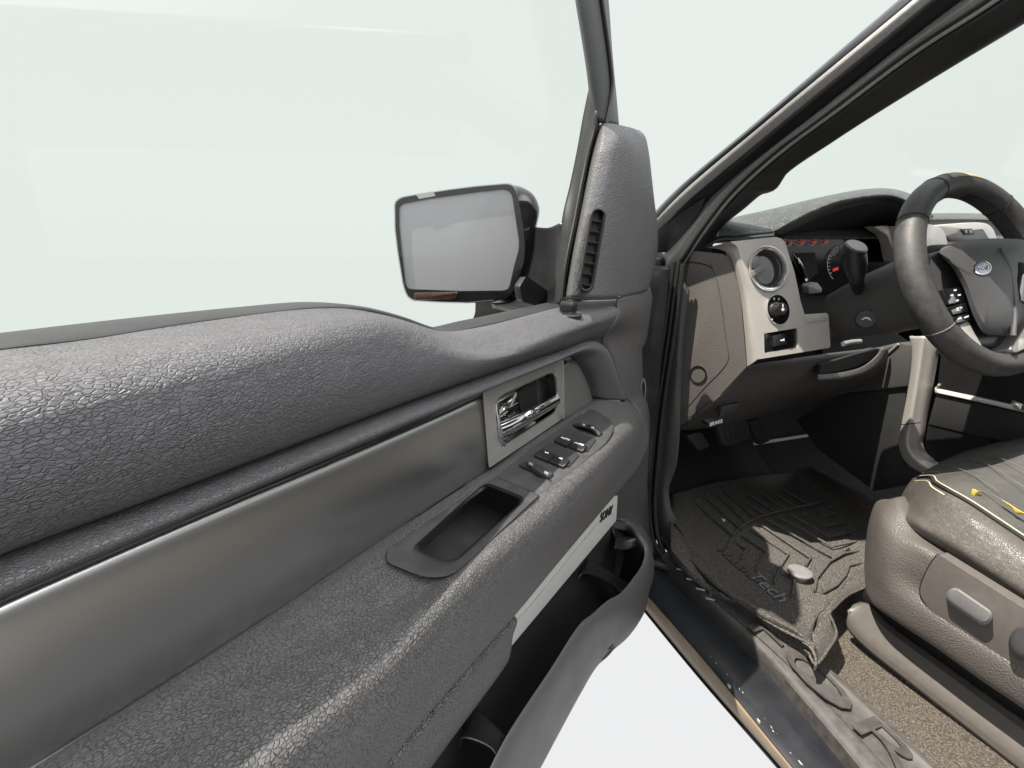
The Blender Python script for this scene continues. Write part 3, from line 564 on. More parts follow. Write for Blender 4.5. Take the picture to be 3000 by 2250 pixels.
# arm and foot, dark plastic between mirror and door
a0 = [P(x, y, 'D', d) for x, y, d in ((1560, 664, 1.06), (1556, 700, 1.05), (1545, 760, 1.04), (1528, 810, 1.04), (1510, 850, 1.04), (1490, 880, 1.05), (1440, 890, 1.06))]
a1 = C('W', [(1600, 668), (1600, 700), (1598, 760), (1594, 800), (1592, 840), (1585, 880), (1520, 905)], -.14)
a2 = C('W', [(1640, 654), (1640, 700), (1637, 760), (1634, 800), (1631, 840), (1628, 886), (1560, 908)], -.045)
MB().sheet([a0, a1, a2], 40, 6).build('mirror_arm', M['black'], wm, .01)
MB().plate(C('W', rnd([(1505, 838), (1525, 808), (1632, 880), (1600, 905), (1512, 880)], 8), -.13), DN * .012, .004).build('arm_brace', M['black'], wm)
# front wing of the truck, glimpsed through the door glass
MB().plate(DL(rnd([(1393, 880), (1520, 870), (1660, 870), (1660, 960), (1340, 985), (1384, 940), (1392, 915)], 6), 1.22), .05, .006).build('front_wing', material('dusty_paint', (.02, .021, .016), .4, mott=(14, .6, (.06, .06, .045))), truck)
# ------------------------------------------------------------------ pillar, hinge post and door seals
def XL(pts, x=None): return C('X', pts, x)
e0 = XL([(1900, 650, .72), (2000, 547, .735), (2250, 337, .77), (2646, 0, .84), (2900, -216, .88)])
e1 = XL([(1905, 662, .722), (2000, 563, .737), (2250, 352, .772), (2674, 0, .842), (2925, -212, .882)])
e1b = XL([(1912, 690, .74), (2000, 603, .75), (2250, 394, .785), (2730, 0, .855), (2985, -212, .895)])
e2 = XL([(1940, 745, .79), (2010, 655, .80), (2100, 555, .81), (2200, 472, .82), (2389, 330, .845), (2633, 138, .88), (2815, 0, .91), (3100, -205, .95)])
e2a = XL([(1950, 770, .775), (2010, 685, .785), (2090, 585, .80), (2199, 488, .81), (2389, 350, .835), (2633, 158, .87), (2845, 0, .9), (3130, -205, .94)])
e3 = XL([(1966, 800, .79), (2005, 745, .795), (2048, 680, .80), (2136, 567, .81), (2271, 443, .82), (2452, 307, .845), (2678, 136, .88), (2886, 0, .91), (3165, -205, .95)])
e5 = XL([(1985, 815, .82), (2020, 755, .82), (2060, 695, .82), (2148, 582, .825), (2290, 452, .835), (2465, 322, .86), (2698, 150, .90), (2915, 12, .93), (3190, -185, .97)])
e6 = XL([(2060, 800, .88), (2108, 674, .88), (2136, 647, .885), (2181, 611, .89), (2235, 567, .895), (2262, 560, .9), (2286, 540, .905), (2300, 514, .91), (2452, 407, .935), (2746, 221, .985), (3000, 68, 1.03), (3250, -85, 1.06)])
MB().sheet([[p + V((.02, .05, 0)) for p in e0], e0, e1], 60, 3).build('windshield_pillar', M['paint'], truck, .003)
MB().sheet([e1, [a.lerp(b, .5) - V((.006, 0, 0)) for a, b in zip(e1, e1b)], e1b], 60, 5).build('pillar_seal', M['seal'], truck, .003)
MB().sheet([e1b, [a.lerp(b, .3) + V((.05, .0, 0)) for a, b in zip(crs(e1b, 40), crs(e2, 40))], [a.lerp(b, .7) + V((.04, .0, 0)) for a, b in zip(crs(e1b, 40), crs(e2, 40))], e2], 60, 5).build('pillar_channel', M['paint'], truck, .003)
MB().sheet([e2, e2a, [a.lerp(b, .5) - V((.01, 0, 0)) for a, b in zip(crs(e2a, 40), crs(e3, 40))], e3], 60, 4).build('opening_seal', M['seal'], truck, .003)
q3, q5 = crs(e3, 50), crs(e5, 50); q6 = crs(e6, 50)
MB().sheet([q3, [a.lerp(b, .5) + V((.02, 0, 0)) for a, b in zip(q3, q5)], q5, [a.lerp(b, .25) - V((.006, 0, 0)) for a, b in zip(q5, q6)], [a.lerp(b, .7) - V((.012, 0, 0)) for a, b in zip(q5, q6)], q6, [p + V((.03, .06, 0)) for p in q6]], 80, 5).build('pillar_trim', M['dark'], truck, .003)
MB().tube([a.lerp(b, .75) - V((.002, 0, 0)) for a, b in zip(q3, q5)], .0035, 8, 50).build('trim_bead', M['seal'], truck)
# black corner piece at the foot of the pillar
MB().sheet([XL([(1900, 650, .722), (1912, 690, .74), (1925, 740, .76)]), XL([(1990, 585, .75), (1975, 660, .765), (1950, 740, .785)]), XL([(2085, 535, .79), (2050, 620, .79), (1975, 760, .79)])], 20, 6).build('pillar_corner', M['dark'], truck, .003)
hp = MB()
hp.sheet([XL([(1905, 640), (1900, 800), (1880, 1000), (1862, 1150), (1862, 1400), (1866, 1560), (1890, 1680), (1975, 1770)], .775), XL([(1925, 720), (1925, 820), (1915, 1000), (1900, 1150), (1885, 1400), (1884, 1530), (1902, 1620), (1985, 1722)], .79), XL([(1960, 760), (1962, 820), (1950, 1000), (1925, 1150), (1905, 1331), (1900, 1475), (1908, 1566), (1945, 1625)], .79)], 60, 5)
hp.build('hinge_post', M['void'], truck, .004)
MB().tube(XL([(1884, 1036), (1887, 1050), (1883, 1068)], .772), .010, 10, 8).build('door_check', M['rust_bounce'], truck)
# folded seal running down the post and along the sill
for dx, r_, x_ in ((0, .0075, .765), (15, .006, .77), (30, .007, .775)):
    pts = XL([(1975 + dx * .9, 765 + dx * .3), (1962 + dx, 850), (1942 + dx, 1000), (1915 + dx, 1180), (1899 + dx, 1330), (1889 + dx, 1475), (1897 + dx, 1566), (1915 + dx, 1620)], x_) + C('X', [(1962 + dx * .95, 1680 + dx * .2), (2040 + dx * .8, 1755)], x_ - .015)
    MB().tube(pts, r_, 10, 60).build('door_seal', M['rubber'], truck)
# ------------------------------------------------------------------ rocker and sill
def ZL(pts, z=None): return C('Z', pts, z)
s_out = ZL([(1937, 1630), (2019, 1708), (2109, 1796), (2248, 1927), (2437, 2143), (2526, 2250), (2740, 2510), (3300, 3200)], -.80)
s_in = ZL([(1959, 1615), (2019, 1669), (2099, 1729), (2258, 1848), (2377, 1938), (2427, 1966), (2740, 2252), (3000, 2490), (3700, 3120)], -.785)
so, si = crs(s_out, 60), crs(s_in, 60)
ss = lambda t, h: [a.lerp(b, t) + V((0, 0, h)) for a, b in zip(so, si)]
sp_ = MB().sheet([[p - V((0, 0, .035)) for p in so], ss(0, -.004), ss(.07, .001), ss(.26, .003), ss(.28, .0), ss(.32, .0), ss(.34, .003), ss(.86, .004), ss(.9, .007), ss(1, .006), [p - V((-.02, 0, .04)) for p in si]], 90, 2, sharp=True)
sill = sp_.build('sill_plate', M['sill'], truck, .0)
def zpt(x, y, z): return P(x, y, 'Z', z)
text('FORD', 'sill_lettering', zpt(2510, 2100, -.7805), V((0, -1, 0)), V((1, 0, 0)), .078, M['sill'], sill, .0012, sx=2.3)
for k in range(4):
    x, y = 1900 + (166 + k * 57) * .4973, 1500 + (334 + k * 58) * .4973
    MB().tube([zpt(x, y, -.779), zpt(x + 26, y + 6, -.779)], .0022, 8).build('tread_bar', M['vent'], sill)
    MB().tube([zpt(x + 14, y - 18, -.779), zpt(x + 15, y - 6, -.779)], .001, 6).build('tread_pin', M['vent'], sill)
r_a = ZL([(1880, 1660), (1960, 1690), (2085, 1810), (2228, 1945), (2415, 2160), (2495, 2256), (2690, 2500), (3240, 3200)], -.835)
r_b = ZL([(1830, 1670), (1900, 1749), (2074, 1948), (2273, 2191), (2323, 2252), (2500, 2480), (3050, 3200)], -.845)
r_c = C('Z', [(1820, 1700), (1900, 1798), (2060, 1990), (2290, 2252), (2480, 2480), (3020, 3200)], -.90)
ra_, rb_, rc_ = crs(r_a, 60), crs(r_b, 60), crs(r_c, 60)
rk = MB().sheet([[p + V((.05, 0, .02)) for p in ra_], ra_, [a.lerp(b, .4) + V((0, 0, .006)) for a, b in zip(ra_, rb_)], [a.lerp(b, .9) + V((0, 0, .003)) for a, b in zip(ra_, rb_)], rb_], 80, 4)
rk.build('rocker_panel', M['paint'], truck, .004)
MB().sheet([[p - V((0, 0, .001)) for p in rb_], [a.lerp(b, .5) - V((.006, 0, 0)) for a, b in zip(rb_, rc_)], rc_], 80, 3).build('rocker_edge', M['rust_bounce'], truck, .004)  # lower rocker face, its reflected ground light put into the colour
MB().tube([p - V((0, 0, .004)) for p in rc_], .004, 8, 60).build('rocker_lip', M['gloss'], truck)
MB().tube([a + V((.012, 0, .016)) for a in ra_], .011, 10, 60).build('sill_seal', M['rubber'], truck)
sm = MB(); random.seed(8)
for k in range(150):
    t = .34 + .6 * random.random() ** .8; i = int(t * 58); c = rb_[i].lerp(rb_[i + 1], random.random()) + V((.022 + .005 * random.gauss(0, 1) * (1 + .6 * t), 0, .0062))
    a = random.random() * 6.28; q = .0005 + .001 * random.random() ** 3
    sm.plate([c + V((math.cos(a + j) * q * (1.6 if j % 2 else .7), math.sin(a + j) * q * 3.4, 0)) for j in (0, 1.3, 2.4, 3.7, 5)], V((0, 0, -.006)))
o = sm.build('paint_chips', M['grey'], truck); o['kind'] = 'stuff'
# kick panel at the front of the footwell
MB().sheet([XL([(1985, 800), (1975, 1000), (1955, 1150), (1934, 1330), (1922, 1475), (1930, 1560), (1960, 1622)], .795), XL([(2000, 820), (1990, 1000), (1978, 1150), (1958, 1330), (1945, 1440), (1952, 1530), (1975, 1612)], .80), XL([(2020, 850), (2005, 1000), (1995, 1180), (1991, 1270), (1981, 1367), (1960, 1440), (1990, 1590)], .815)], 40, 5).build('kick_panel', M['knee'], truck, .004)
MB().sheet([XL([(1930, 1519), (1942, 1570), (1955, 1600)], .80), XL([(1945, 1495), (1960, 1545), (1975, 1595)], .812), XL([(1964, 1486), (1985, 1530), (2000, 1585)], .835)], 14, 5).build('kick_cover', M['knee'], truck, .004)
# floor, toe board, bulkhead and the rest of the cab shell
fl_ = MB()
rows = [[R(x, y, z) for x in (.79, 1.0, 1.2, 1.38)] for y, z in ((-.9, -.80), (-.2, -.80), (.5, -.82), (1.12, -.82), (1.3, -.72), (1.48, -.45), (1.5, -.05))]
fl_.sheet(rows, 30, 6).build('toe_board', M['blackcarpet'], truck, .01)
cy_ = ((-.9, -.795), (-.2, -.795), (.3, -.80), (.48, -.815), (.6, -.82), (1.1, -.825))
cm = MB(); cm.sheet([[R(.79, y, z + .004) for y, z in cy_], [R(.92, y, z) for y, z in cy_], [R(1.37, y, z) for y, z in cy_]], 60, 6)
cm.build('carpet', M['carpet'], truck, .01)
sh = MB()
sh.box((.9, -1.4, .44), (2.28, .62, .50), .02)
sh.build('roof', M['paint'], truck)
MB().box((.8, -1.46, -.85), (2.32, -1.40, .44), .01).build('rear_wall', M['dark'], truck)
MB().box((2.28, -1.40, -.85), (2.34, 1.5, -.06), .01).build('passenger_door', M['dark'], truck)
MB().box((.72, 1.5, -.85), (2.34, 1.54, -.03), .01).build('bulkhead', M['dark'], truck)
MB().box((1.4, -1.4, -.84), (2.28, 1.5, -.81), .005).build('passenger_floor', M['blackcarpet'], truck)
MB().plate([R(.79, 1.06, -.9), R(.79, 1.06, -.12), R(.79, 1.12, -.02), R(.79, 1.36, -.02), R(.79, 1.5, -.04), R(.79, 1.5, -.9)], V((.012, 0, 0))).build('cowl_side', M['dark'], truck)
MB().box((.58, 1.1, -.9), (.785, 1.6, -.03), .02).box((.60, 1.025, -.88), (.745, 1.12, -.05), .01).build('front_fender', M['paint'], truck)
# windscreen
ws = MB(); ws.plate([R(.83, 1.36, -.02), R(2.28, 1.36, -.02), R(2.2, .66, .44), R(.98, .66, .44)], V((0, -.003, -.004))); ws.build('windscreen', M['glass'], truck, smooth=False)
# ------------------------------------------------------------------ dashboard
def YL(pts, y=None): return C('Y', pts, y)
cap_ = rnd([(2029, 734), (2119, 744), (2138, 756), (2169, 848), (2181, 997), (2188, 1074), (2114, 1153), (1966, 1262), (1966, 1246), (1985, 1100), (1997, 1002), (2004, 898), (2014, 800)], [14, 10, 8, 30, 30, 4, 10, 2, 2, 30, 30, 30, 30])
q0_, q1_, q2_ = P(2000, 950, 'X', .815), P(2182, 1000, 'X', .862), P(1966, 1262, 'X', .822)
CN = (q1_ - q0_).cross(q2_ - q0_).normalized(); CN = CN if CN.x < 0 else -CN
def KP(x, y, h=0):
    r = ray(x, y); return CAM + r * (((q0_ - CAM).dot(CN) + h) / r.dot(CN))
def KL(pts, h=0): return [KP(x, y, h) for x, y in pts]
dbm = MB(); dbm.plate(KL(cap_), V((.03, .09, 0)), .004, 3)
dash = dbm.build('dashboard', M['dash'], truck)
dash['label'] = 'grained grey dashboard with silver trim'
MB().tube(KL(((2082, 772), (2100, 820), (2118, 920), (2128, 1000), (2134, 1052), (2060, 1140), (1972, 1240)), .0004), .0013, 6, 60).build('cap_seam', M['knee'], dash)
MB().tube(KL(((2018, 768), (2040, 769), (2078, 780), (2090, 790)), .0004), .0014, 6, 20).build('cap_seam', M['void'], dash)
MB().loops([KL(ell(2045, 1098, r1, r1 * 1.05), v) for v, r1 in ((-.003, 27), (.003, 25), (.002, 21), (-.03, 18))], 28, cap1=True).build('access_hole', M['black'], dash)
MB().box((.86, 1.12, -.26), (2.28, 1.47, -.005), .01).build('dash_core', M['void'], dash)
# silver surround: chamfer and face
YF = .877
tl = [(2069, 726), (2110, 731), (2136, 746), (2150, 785), (2169, 860), (2180, 960), (2186, 1030), (2189, 1073)]
tm = [(2139, 708), (2160, 722), (2168, 748), (2180, 800), (2196, 870), (2207, 950), (2214, 1010), (2219, 1053)]
face = [(2139, 708), (2210, 700), (2273, 694), (2290, 699), (2301, 712), (2328, 798), (2345, 880), (2357, 921), (2362, 924), (2422, 918), (2427, 922), (2433, 1014), (2430, 1019), (2219, 1053), (2214, 1010), (2207, 950), (2196, 870), (2180, 800), (2168, 748), (2160, 722)]
FN = V((-.22, -.92, .24)).normalized()                    # the face leans up and towards the door
F0 = P(2200, 880, 'Y', YF)
def FP(x, y, h=0):
    r = ray(x, y); return CAM + r * (((F0 - CAM).dot(FN) + h) / r.dot(FN))
def FL(pts, h=0): return [FP(x, y, h) for x, y in pts]
tmb = MB()
tl3 = [KP(x, y, -.001) for x, y in tl]; tm3 = FL(tm, 0)
tmb.sheet([tl3, [a.lerp(b, .5) - V((.003, .003, 0)) for a, b in zip(tl3, tm3)], tm3], 40, 4)
tmb.holed(FL(rnd(face, 4, 3), .0), [FL(ell(2252, 787, 54, 65, -14), .0), FL(ell(2281, 907, 32, 44, -12), .0), FL(rnd([(2238, 977), (2336, 961), (2338, 1018), (2240, 1035)], 4, 3), .0)], -FN * .05)
silver = tmb.build('dash_trim', M['silver'], dash)
MB().plate(FL([(2357, 921), (2423, 917), (2427, 938), (2364, 945)], .002), FN * -.004, .001).build('trim_ledge', M['silver'], dash)
# air vent
vx, vy = 2252, 787
av = MB()
av.loops([FL(ell(vx, vy, 58, 69, -14), -.001), FL(ell(vx, vy, 58, 69, -14), .004), FL(ell(vx, vy, 55, 66, -14), .006), FL(ell(vx, vy, 50, 61, -14), .003)], 40).build('vent_rim', M['silver'], dash)
MB().loops([FL(ell(vx, vy, 50, 61, -14), .004), FL(ell(vx, vy, 47, 58, -14), .002), FL(ell(vx - 3, vy, 41, 52, -14), -.008), FL(ell(vx - 6, vy + 1, 36, 47, -14), -.013)], 40).build('vent_ring', M['chrome'], dash)
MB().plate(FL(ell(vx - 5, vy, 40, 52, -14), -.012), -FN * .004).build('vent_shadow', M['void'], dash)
MB().loops([FL(ell(vx - 14, vy + 5, 29, 42, -14), -.014), FL(ell(vx - 14, vy + 5, 29, 42, -14), -.004), FL(ell(vx - 14, vy + 5, 26, 39, -14), -.002)], 40, cap1=True).build('vent_disc', M['vent'], dash)
MB().plate(FL(rnd([(2203, 794), (2240, 770), (2242, 788), (2207, 811)], 3), .009), -FN * .012, .002).build('vent_tab', M['vent'], dash)
MB().plate(FL(rnd([(2208, 756), (2224, 748), (2226, 772), (2206, 786)], 3), .002), -FN * .008, .002).build('vent_blade', M['vent'], dash)
# headlight switch
hx, hy = 2281, 907
MB().loops([FL(ell(hx, hy, 35, 47, -12), -.001), FL(ell(hx, hy, 35, 47, -12), .003), FL(ell(hx, hy, 32, 44, -12), .003)], 36).build('switch_rim', M['silver'], dash)
hk = MB(); hk.plate(FL(ell(hx, hy, 32, 44, -12), .0025), -FN * .004); hkb = hk.build('headlight_switch', M['gloss'], dash)
cK = FP(2272, 908, .002); kk = MB(); disc(kk, cK, FN, [(0, .017), (.004, .017), (.006, .0145), (.022, .0135), (.026, .0115)]); kk.build('headlight_knob', M['black'], dash)
cT = FP(2272, 908, .0285)
cT = cK + FN * .0265
fx = FN.cross(V((0, 0, 1))).normalized() * -1; fy = FN.cross(fx)
fy = fy if fy.z > 0 else -fy
MB().plate([cT + fy * .010 + fx * .001, cT + fy * .010 - fx * .001, cT + fy * .003 - fx * .001, cT + fy * .003 + fx * .001], -FN * .001).build('knob_pointer', M['white'], dash)
st_ = MB()
for i in range(8):
    a = i * math.pi / 4; d = fx * math.cos(a) + fy * math.sin(a); e = fx * -math.sin(a) + fy * math.cos(a)
    c = cT - fy * .002
    st_.plate([c + d * .0012 + e * .0005, c + d * .0038 + e * .0005, c + d * .0038 - e * .0005, c + d * .0012 - e * .0005], -FN * .001)
st_.plate([c + fx * .0018 * math.cos(i * .785) + fy * .0018 * math.sin(i * .785) for i in range(8)], -FN * .001)
st_.build('knob_symbol', M['white'], dash)
text('0', 'switch_lettering', FP(2268, 876, .004), fx, fy, .008, M['white'], dash)
text('P', 'switch_lettering', FP(2282, 877, .004), fx, fy, .008, M['white'], dash)
text('0', 'switch_lettering', FP(2262, 936, .004), fx, fy, .006, M['white'], dash)
# brake controller switch plate
MB().plate(FL(rnd([(2234, 974), (2340, 957), (2342, 1021), (2236, 1039)], 4), -.006), -FN * .004, .001).build('switch_blank', M['gloss'], dash)
MB().plate(FL(rnd([(2266, 984), (2300, 977), (2307, 1008), (2268, 1016)], 3), .004), -FN * .01, .0015).build('tilt_switch', M['black'], dash)
MB().plate(FL([(2286, 996), (2295, 994), (2298, 990), (2299, 999), (2296, 998), (2287, 999)], .0047), -FN * .001).build('switch_symbol', M['white'], dash)
# upper pad, hood and cluster
MB().sheet([YL([(2104, 690, .99), (2180, 686, .94), (2264, 678, .93)]), YL([(2108, 672, 1.0), (2180, 668, .96), (2262, 672, .95)]), YL([(2136, 646), (2190, 650), (2250, 664)], 1.05)], 30, 6).build('dash_corner', M['dashtop'], dash, .004)
MB().sheet([YL([(2064, 728, 1.0), (2100, 706, .975), (2180, 700, .93), (2270, 692, .92)]), YL([(2062, 722, 1.01), (2102, 694, .985), (2180, 688, .94), (2268, 680, .93)])], 30, 2).build('dash_gap', M['black'], dash, .004)
h0 = YL([(2090, 672), (2136, 643), (2271, 611), (2407, 584), (2497, 566), (2570, 560), (2624, 563), (2666, 575), (2710, 600), (2740, 640)], 1.16)
h1 = YL([(2264, 678), (2310, 652), (2362, 624), (2407, 605), (2452, 589), (2542, 573), (2610, 571), (2660, 588), (2690, 610), (2715, 650)], .96)
h2 = YL([(2268, 681), (2318, 656), (2372, 629), (2412, 611), (2458, 596), (2545, 580), (2612, 578), (2656, 594), (2682, 614), (2706, 652)], .962)
h3 = YL([(2280, 690), (2330, 668), (2385, 641), (2425, 624), (2470, 608), (2548, 590), (2610, 588), (2646, 604), (2668, 622), (2690, 656)], .985)
h4 = YL([(2290, 700), (2340, 690), (2400, 680), (2450, 676), (2500, 672), (2550, 668), (2590, 666), (2610, 666), (2630, 664), (2650, 664)], 1.10)
MB().sheet([h0, [a.lerp(b, .5) + V((0, 0, .012)) for a, b in zip(crs(h0, 30), crs(h1, 30))], h1, h2, h3], 60, 6).build('cluster_hood', M['dashtop'], dash, .004)
MB().sheet([h3, [a.lerp(b, .5) for a, b in zip(crs(h3, 30), crs(h4, 30))], h4], 50, 4).build('hood_lining', M['dark'], dash, .003)
MB().plate(YL([(2268, 684), (2440, 672), (2640, 660), (2660, 740), (2640, 850), (2400, 860), (2362, 830), (2320, 760), (2300, 712)], 1.10), V((0, .02, 0))).build('cluster_face', M['gloss'], dash)
YC = 1.095
for i, (x, y) in enumerate(((2305, 706), (2340, 704), (2376, 703), (2411, 701))):
    gg = MB()
    for k in range(7):
        a = math.radians(20 + k * 25); c0_, c1_ = (x + 17 * math.cos(a), y + 17 * math.sin(a)), (x + 13 * math.cos(a), y + 13 * math.sin(a))
        gg.tube([P(*c0_, 'Y', YC - .001), P(*c1_, 'Y', YC - .001)], .0013, 5)
    gd_ = gg.build('small_gauge', M['white'], dash)
    MB().tube([P(x - 3, y + 6, 'Y', YC - .002), P(x + 12 - 18 * (i == 0), y + 8 - 30 * (i == 0), 'Y', YC - .002)], .0014, 6).build('gauge_needle', M['red'], dash)
    MB().tube([P(x + 12, y - 2, 'Y', YC - .002), P(x + 14, y + 10, 'Y', YC - .002)], .0014, 6).build('gauge_needle', M['red'], dash)
sg = MB()
for k in range(19):
    a = math.radians(150 + k * 12); c0_, c1_ = (2470 + 44 * math.cos(a), 775 + 52 * math.sin(a)), (2470 + 39 * math.cos(a), 775 + 46 * math.sin(a))
    sg.tube([P(*c0_, 'Y', YC - .001), P(*c1_, 'Y', YC - .001)], .0012, 5)
sg.tube([P(2470 + 46 * math.cos(math.radians(a)), 775 + 55 * math.sin(math.radians(a)), 'Y', YC - .001) for a in range(130, 300, 8)], .0009, 5, 40)
sg.build('speedometer', M['white'], dash)
xg, yg = V((1, 0, 0)), V((0, 0, 1))
for s_, x, y in (('50', 2442, 746), ('60', 2448, 738), ('80', 2464, 748), ('70', 2455, 752)): text(s_, 'gauge_figure', P(x, y, 'Y', YC - .003), xg, yg, .013, M['grey'], dash)
MB().plate(YL([(2440, 788), (2456, 782), (2457, 790), (2441, 796)], YC - .002), V((0, .001, 0))).build('warning_lamp', M['red'], dash)
MB().tube(YL([(2322, 742), (2338, 760), (2352, 785), (2361, 812), (2363, 828), (2350, 832)], 1.05), .003, 8, 40).build('gauge_ring', M['chrome'], dash)
MB().plate(YL([(2330, 742), (2388, 740), (2396, 800), (2366, 822)], YC - .001), V((0, .001, 0))).build('message_screen', M['void'], dash)
# dash top to the windscreen, passenger side
MB().sheet([[R(x, 1.06, .02) for x in (.86, 1.2, 1.4, 1.8, 2.28)], [R(x, 1.10, .045) for x in (.86, 1.2, 1.45, 1.8, 2.28)], [R(x, 1.45, .01) for x in (.86, 1.2, 1.4, 1.8, 2.28)]], 40, 6).build('dash_top', M['dashtop'], dash, .004)
MB().sheet([YL([(2640, 630), (2741, 625), (2850, 625), (2935, 627), (3100, 635)], 1.16), YL([(2640, 640), (2741, 636), (2850, 636), (2935, 640), (3100, 648)], 1.08), YL([(2640, 647), (2741, 643), (2850, 642), (2935, 646), (3100, 656)], 1.07)], 30, 4).build('dash_pad', M['dashtop'], dash, .004)
MB().plate(YL([(2600, 646), (2735, 643), (2930, 646), (3100, 656), (3100, 760), (2600, 760)], 1.075), V((0, .02, 0))).build('dash_fascia', M['black'], dash)
MB().plate(YL(rnd([(2560, 664), (2600, 660), (2640, 690), (2652, 752), (2625, 756), (2600, 690)], 8), 1.03), V((0, .03, 0)), .006, 3).build('cluster_bezel', M['silver'], dash)
MB().plate(YL(rnd([(2620, 662), (2735, 657), (2765, 672), (2778, 712), (2776, 770), (2640, 770)], [4, 20, 30, 30, 10, 10]), 1.02), V((0, .05, 0)), .008, 3).build('center_bezel', M['silver'], dash)
MB().plate(YL(rnd([(2740, 660), (2860, 651), (2895, 655), (2912, 672), (2926, 712), (2778, 716)], [6, 20, 20, 20, 6, 6]), 1.05), V((0, .03, 0)), .006, 3).build('passenger_trim', M['silver'], dash)
MB().plate(YL(rnd([(2768, 692), (2812, 678), (2880, 670), (2902, 706), (2786, 708)], 4), 1.045), V((0, .01, 0)), .002).build('trim_inlay', M['panel'], dash)
MB().plate(YL([(2816, 671), (2848, 669), (2856, 686), (2826, 688)], 1.043), V((0, .004, 0)), .001).build('airbag_lamp', M['black'], dash)
for x in (2830, 2843): MB().plate(YL([(x - 3, 675), (x + 3, 674), (x + 5, 681), (x - 1, 683)], 1.042), V((0, .001, 0))).build('lamp_symbol', M['grey'], dash)
# knee bolster
g0 = YL([(2186, 1073, .895), (2300, 1056, .895), (2407, 1040, .90), (2500, 1028, .90), (2581, 1017, .90), (2640, 1004, .90), (2690, 1000, .90)])
g1 = YL([(2118, 1152, .925), (2250, 1140, .925), (2380, 1125, .925), (2480, 1105, .915), (2560, 1085, .9), (2640, 1060, .9), (2690, 1045, .9)])
g2 = YL([(2040, 1215, .975), (2180, 1200, .985), (2330, 1170, .985), (2450, 1148, .98), (2550, 1130, .96), (2640, 1110, .96), (2690, 1095, .96)])
g3 = YL([(1966, 1264, 1.08), (2120, 1247, 1.08), (2290, 1202, 1.08), (2462, 1158, 1.07), (2560, 1148, 1.04), (2640, 1138, 1.04), (2690, 1130, 1.04)])
MB().sheet([g0, g1, g2, g3, [p + V((0, .06, -.004)) for p in g3], [p + V((0, .25, .06)) for p in g3]], 60, 6).build('knee_panel', M['knee'], dash, .004)
MB().plate(YL(rnd([(2404, 1070), (2500, 1040), (2576, 1020), (2566, 1046), (2500, 1078), (2400, 1096)], 6), .89), V((0, .02, 0))).build('knee_pocket', M['void'], dash)
MB().sheet([YL([(2395, 1098), (2470, 1090), (2530, 1072), (2570, 1040), (2584, 1018)], 0.888), YL([(2395, 1112), (2480, 1104), (2545, 1084), (2586, 1048), (2598, 1018)], 0.882), YL([(2398, 1120), (2490, 1112), (2555, 1090), (2596, 1052), (2606, 1018)], 0.890)], 30, 4).build('pocket_lip', M['knee'], dash, .003)
MB().plate(YL([(2406, 930), (2440, 930), (2600, 960), (2680, 1010), (2560, 1035), (2410, 1045)], .96), V((0, .02, 0))).build('column_gap', M['void'], dash)
MB().plate(YL(rnd([(2488, 975), (2518, 974), (2520, 992), (2490, 996)], 3), .93), V((0, .02, 0)), .002).build('tilt_bracket', M['knee'], dash)
MB().tube(YL([(2470, 1008), (2490, 1003), (2520, 1000)], .91), .0065, 10, 10).build('tilt_lever', M['vent'], dash)
MB().plate(YL(rnd([(2115, 1192), (2170, 1180), (2150, 1212), (2108, 1222)], 4), .94), V((0, .012, 0)), .002).build('hood_release', M['dark'], dash)
bk = MB().plate(YL(rnd([(2070, 1236), (2112, 1228), (2124, 1244), (2074, 1250)], 3), .90), V((0, .02, 0)), .002).build('brake_release', M['black'], dash)
text('BRAKE', 'release_lettering', P(2098, 1239, 'Y', .8985), V((1, 0, .16)), V((0, 0, 1)), .0135, M['white'], dash, sx=.95)
# pedals
def pedal(name, outl, y, m='panel'):
    o = MB().plate(YL(rnd(outl, 8), y), V((0, .02, -.006)), .004).build(name, M[m], truck)
    xs_ = [p[0] for p in outl]; ys_ = [p[1] for p in outl]
    return o
pedal('parking_pedal', [(2013, 1275), (2055, 1266), (2082, 1306), (2050, 1323), (2015, 1282)], 1.16)
pd = pedal('brake_pedal', [(2100, 1246), (2191, 1231), (2199, 1258), (2193, 1291), (2136, 1310), (2118, 1302)], 1.14)
ap = pedal('accelerator_pedal', [(2194, 1234), (2227, 1223), (2257, 1273), (2259, 1291), (2227, 1305), (2216, 1277)], 1.18)
for k in range(5): MB().tube(YL([(2118 + k * 17, 1252 - k * 2), (2130 + k * 14, 1298 - k * 4)], 1.139), .0016, 6).build('pedal_rib', M['dark'], pd)
for k in range(3): MB().tube(YL([(2203 + k * 9, 1236 - k * 3), (2222 + k * 11, 1272), (2228 + k * 10, 1298 - k * 4)], 1.179), .0016, 6).build('pedal_rib', M['dark'], ap)
# ------------------------------------------------------------------ steering column and wheel
AX = -WN; XA = V((1, 0, 0)); YA = XA.cross(AX); YA = YA if YA.z > 0 else -YA
CW = WC + CAM
def WP(x, y, h=0): return CW + XA * x + YA * y + WN * h      # wheel plane coordinates, h towards the driver
cl = MB()
def sect(hw, hh, d, dx=0, dy=0):
    o = []
    for k in range(28):
        a = 2 * math.pi * k / 28; c_, s__ = math.cos(a), math.sin(a)
        o.append(WP(dx + hw * math.copysign(abs(c_) ** .55, c_), dy + hh * math.copysign(abs(s__) ** .55, s__), -d))
    return o
cl.loops([sect(.062, .066, .035), sect(.074, .078, .045), sect(.078, .08, .075), sect(.076, .076, .085)], 28, cap0=True, cap1=True)
cl.loops([sect(.07, .07, .082), sect(.075, .075, .092), sect(.075, .07, .18), sect(.06, .058, .27)], 28, cap0=True, cap1=True)
colm = cl.build('steering_column', M['knee'], truck)
sb0, sb1 = P(2520, 858, 'X', 1.075), P(2499, 735, 'X', 1.0)
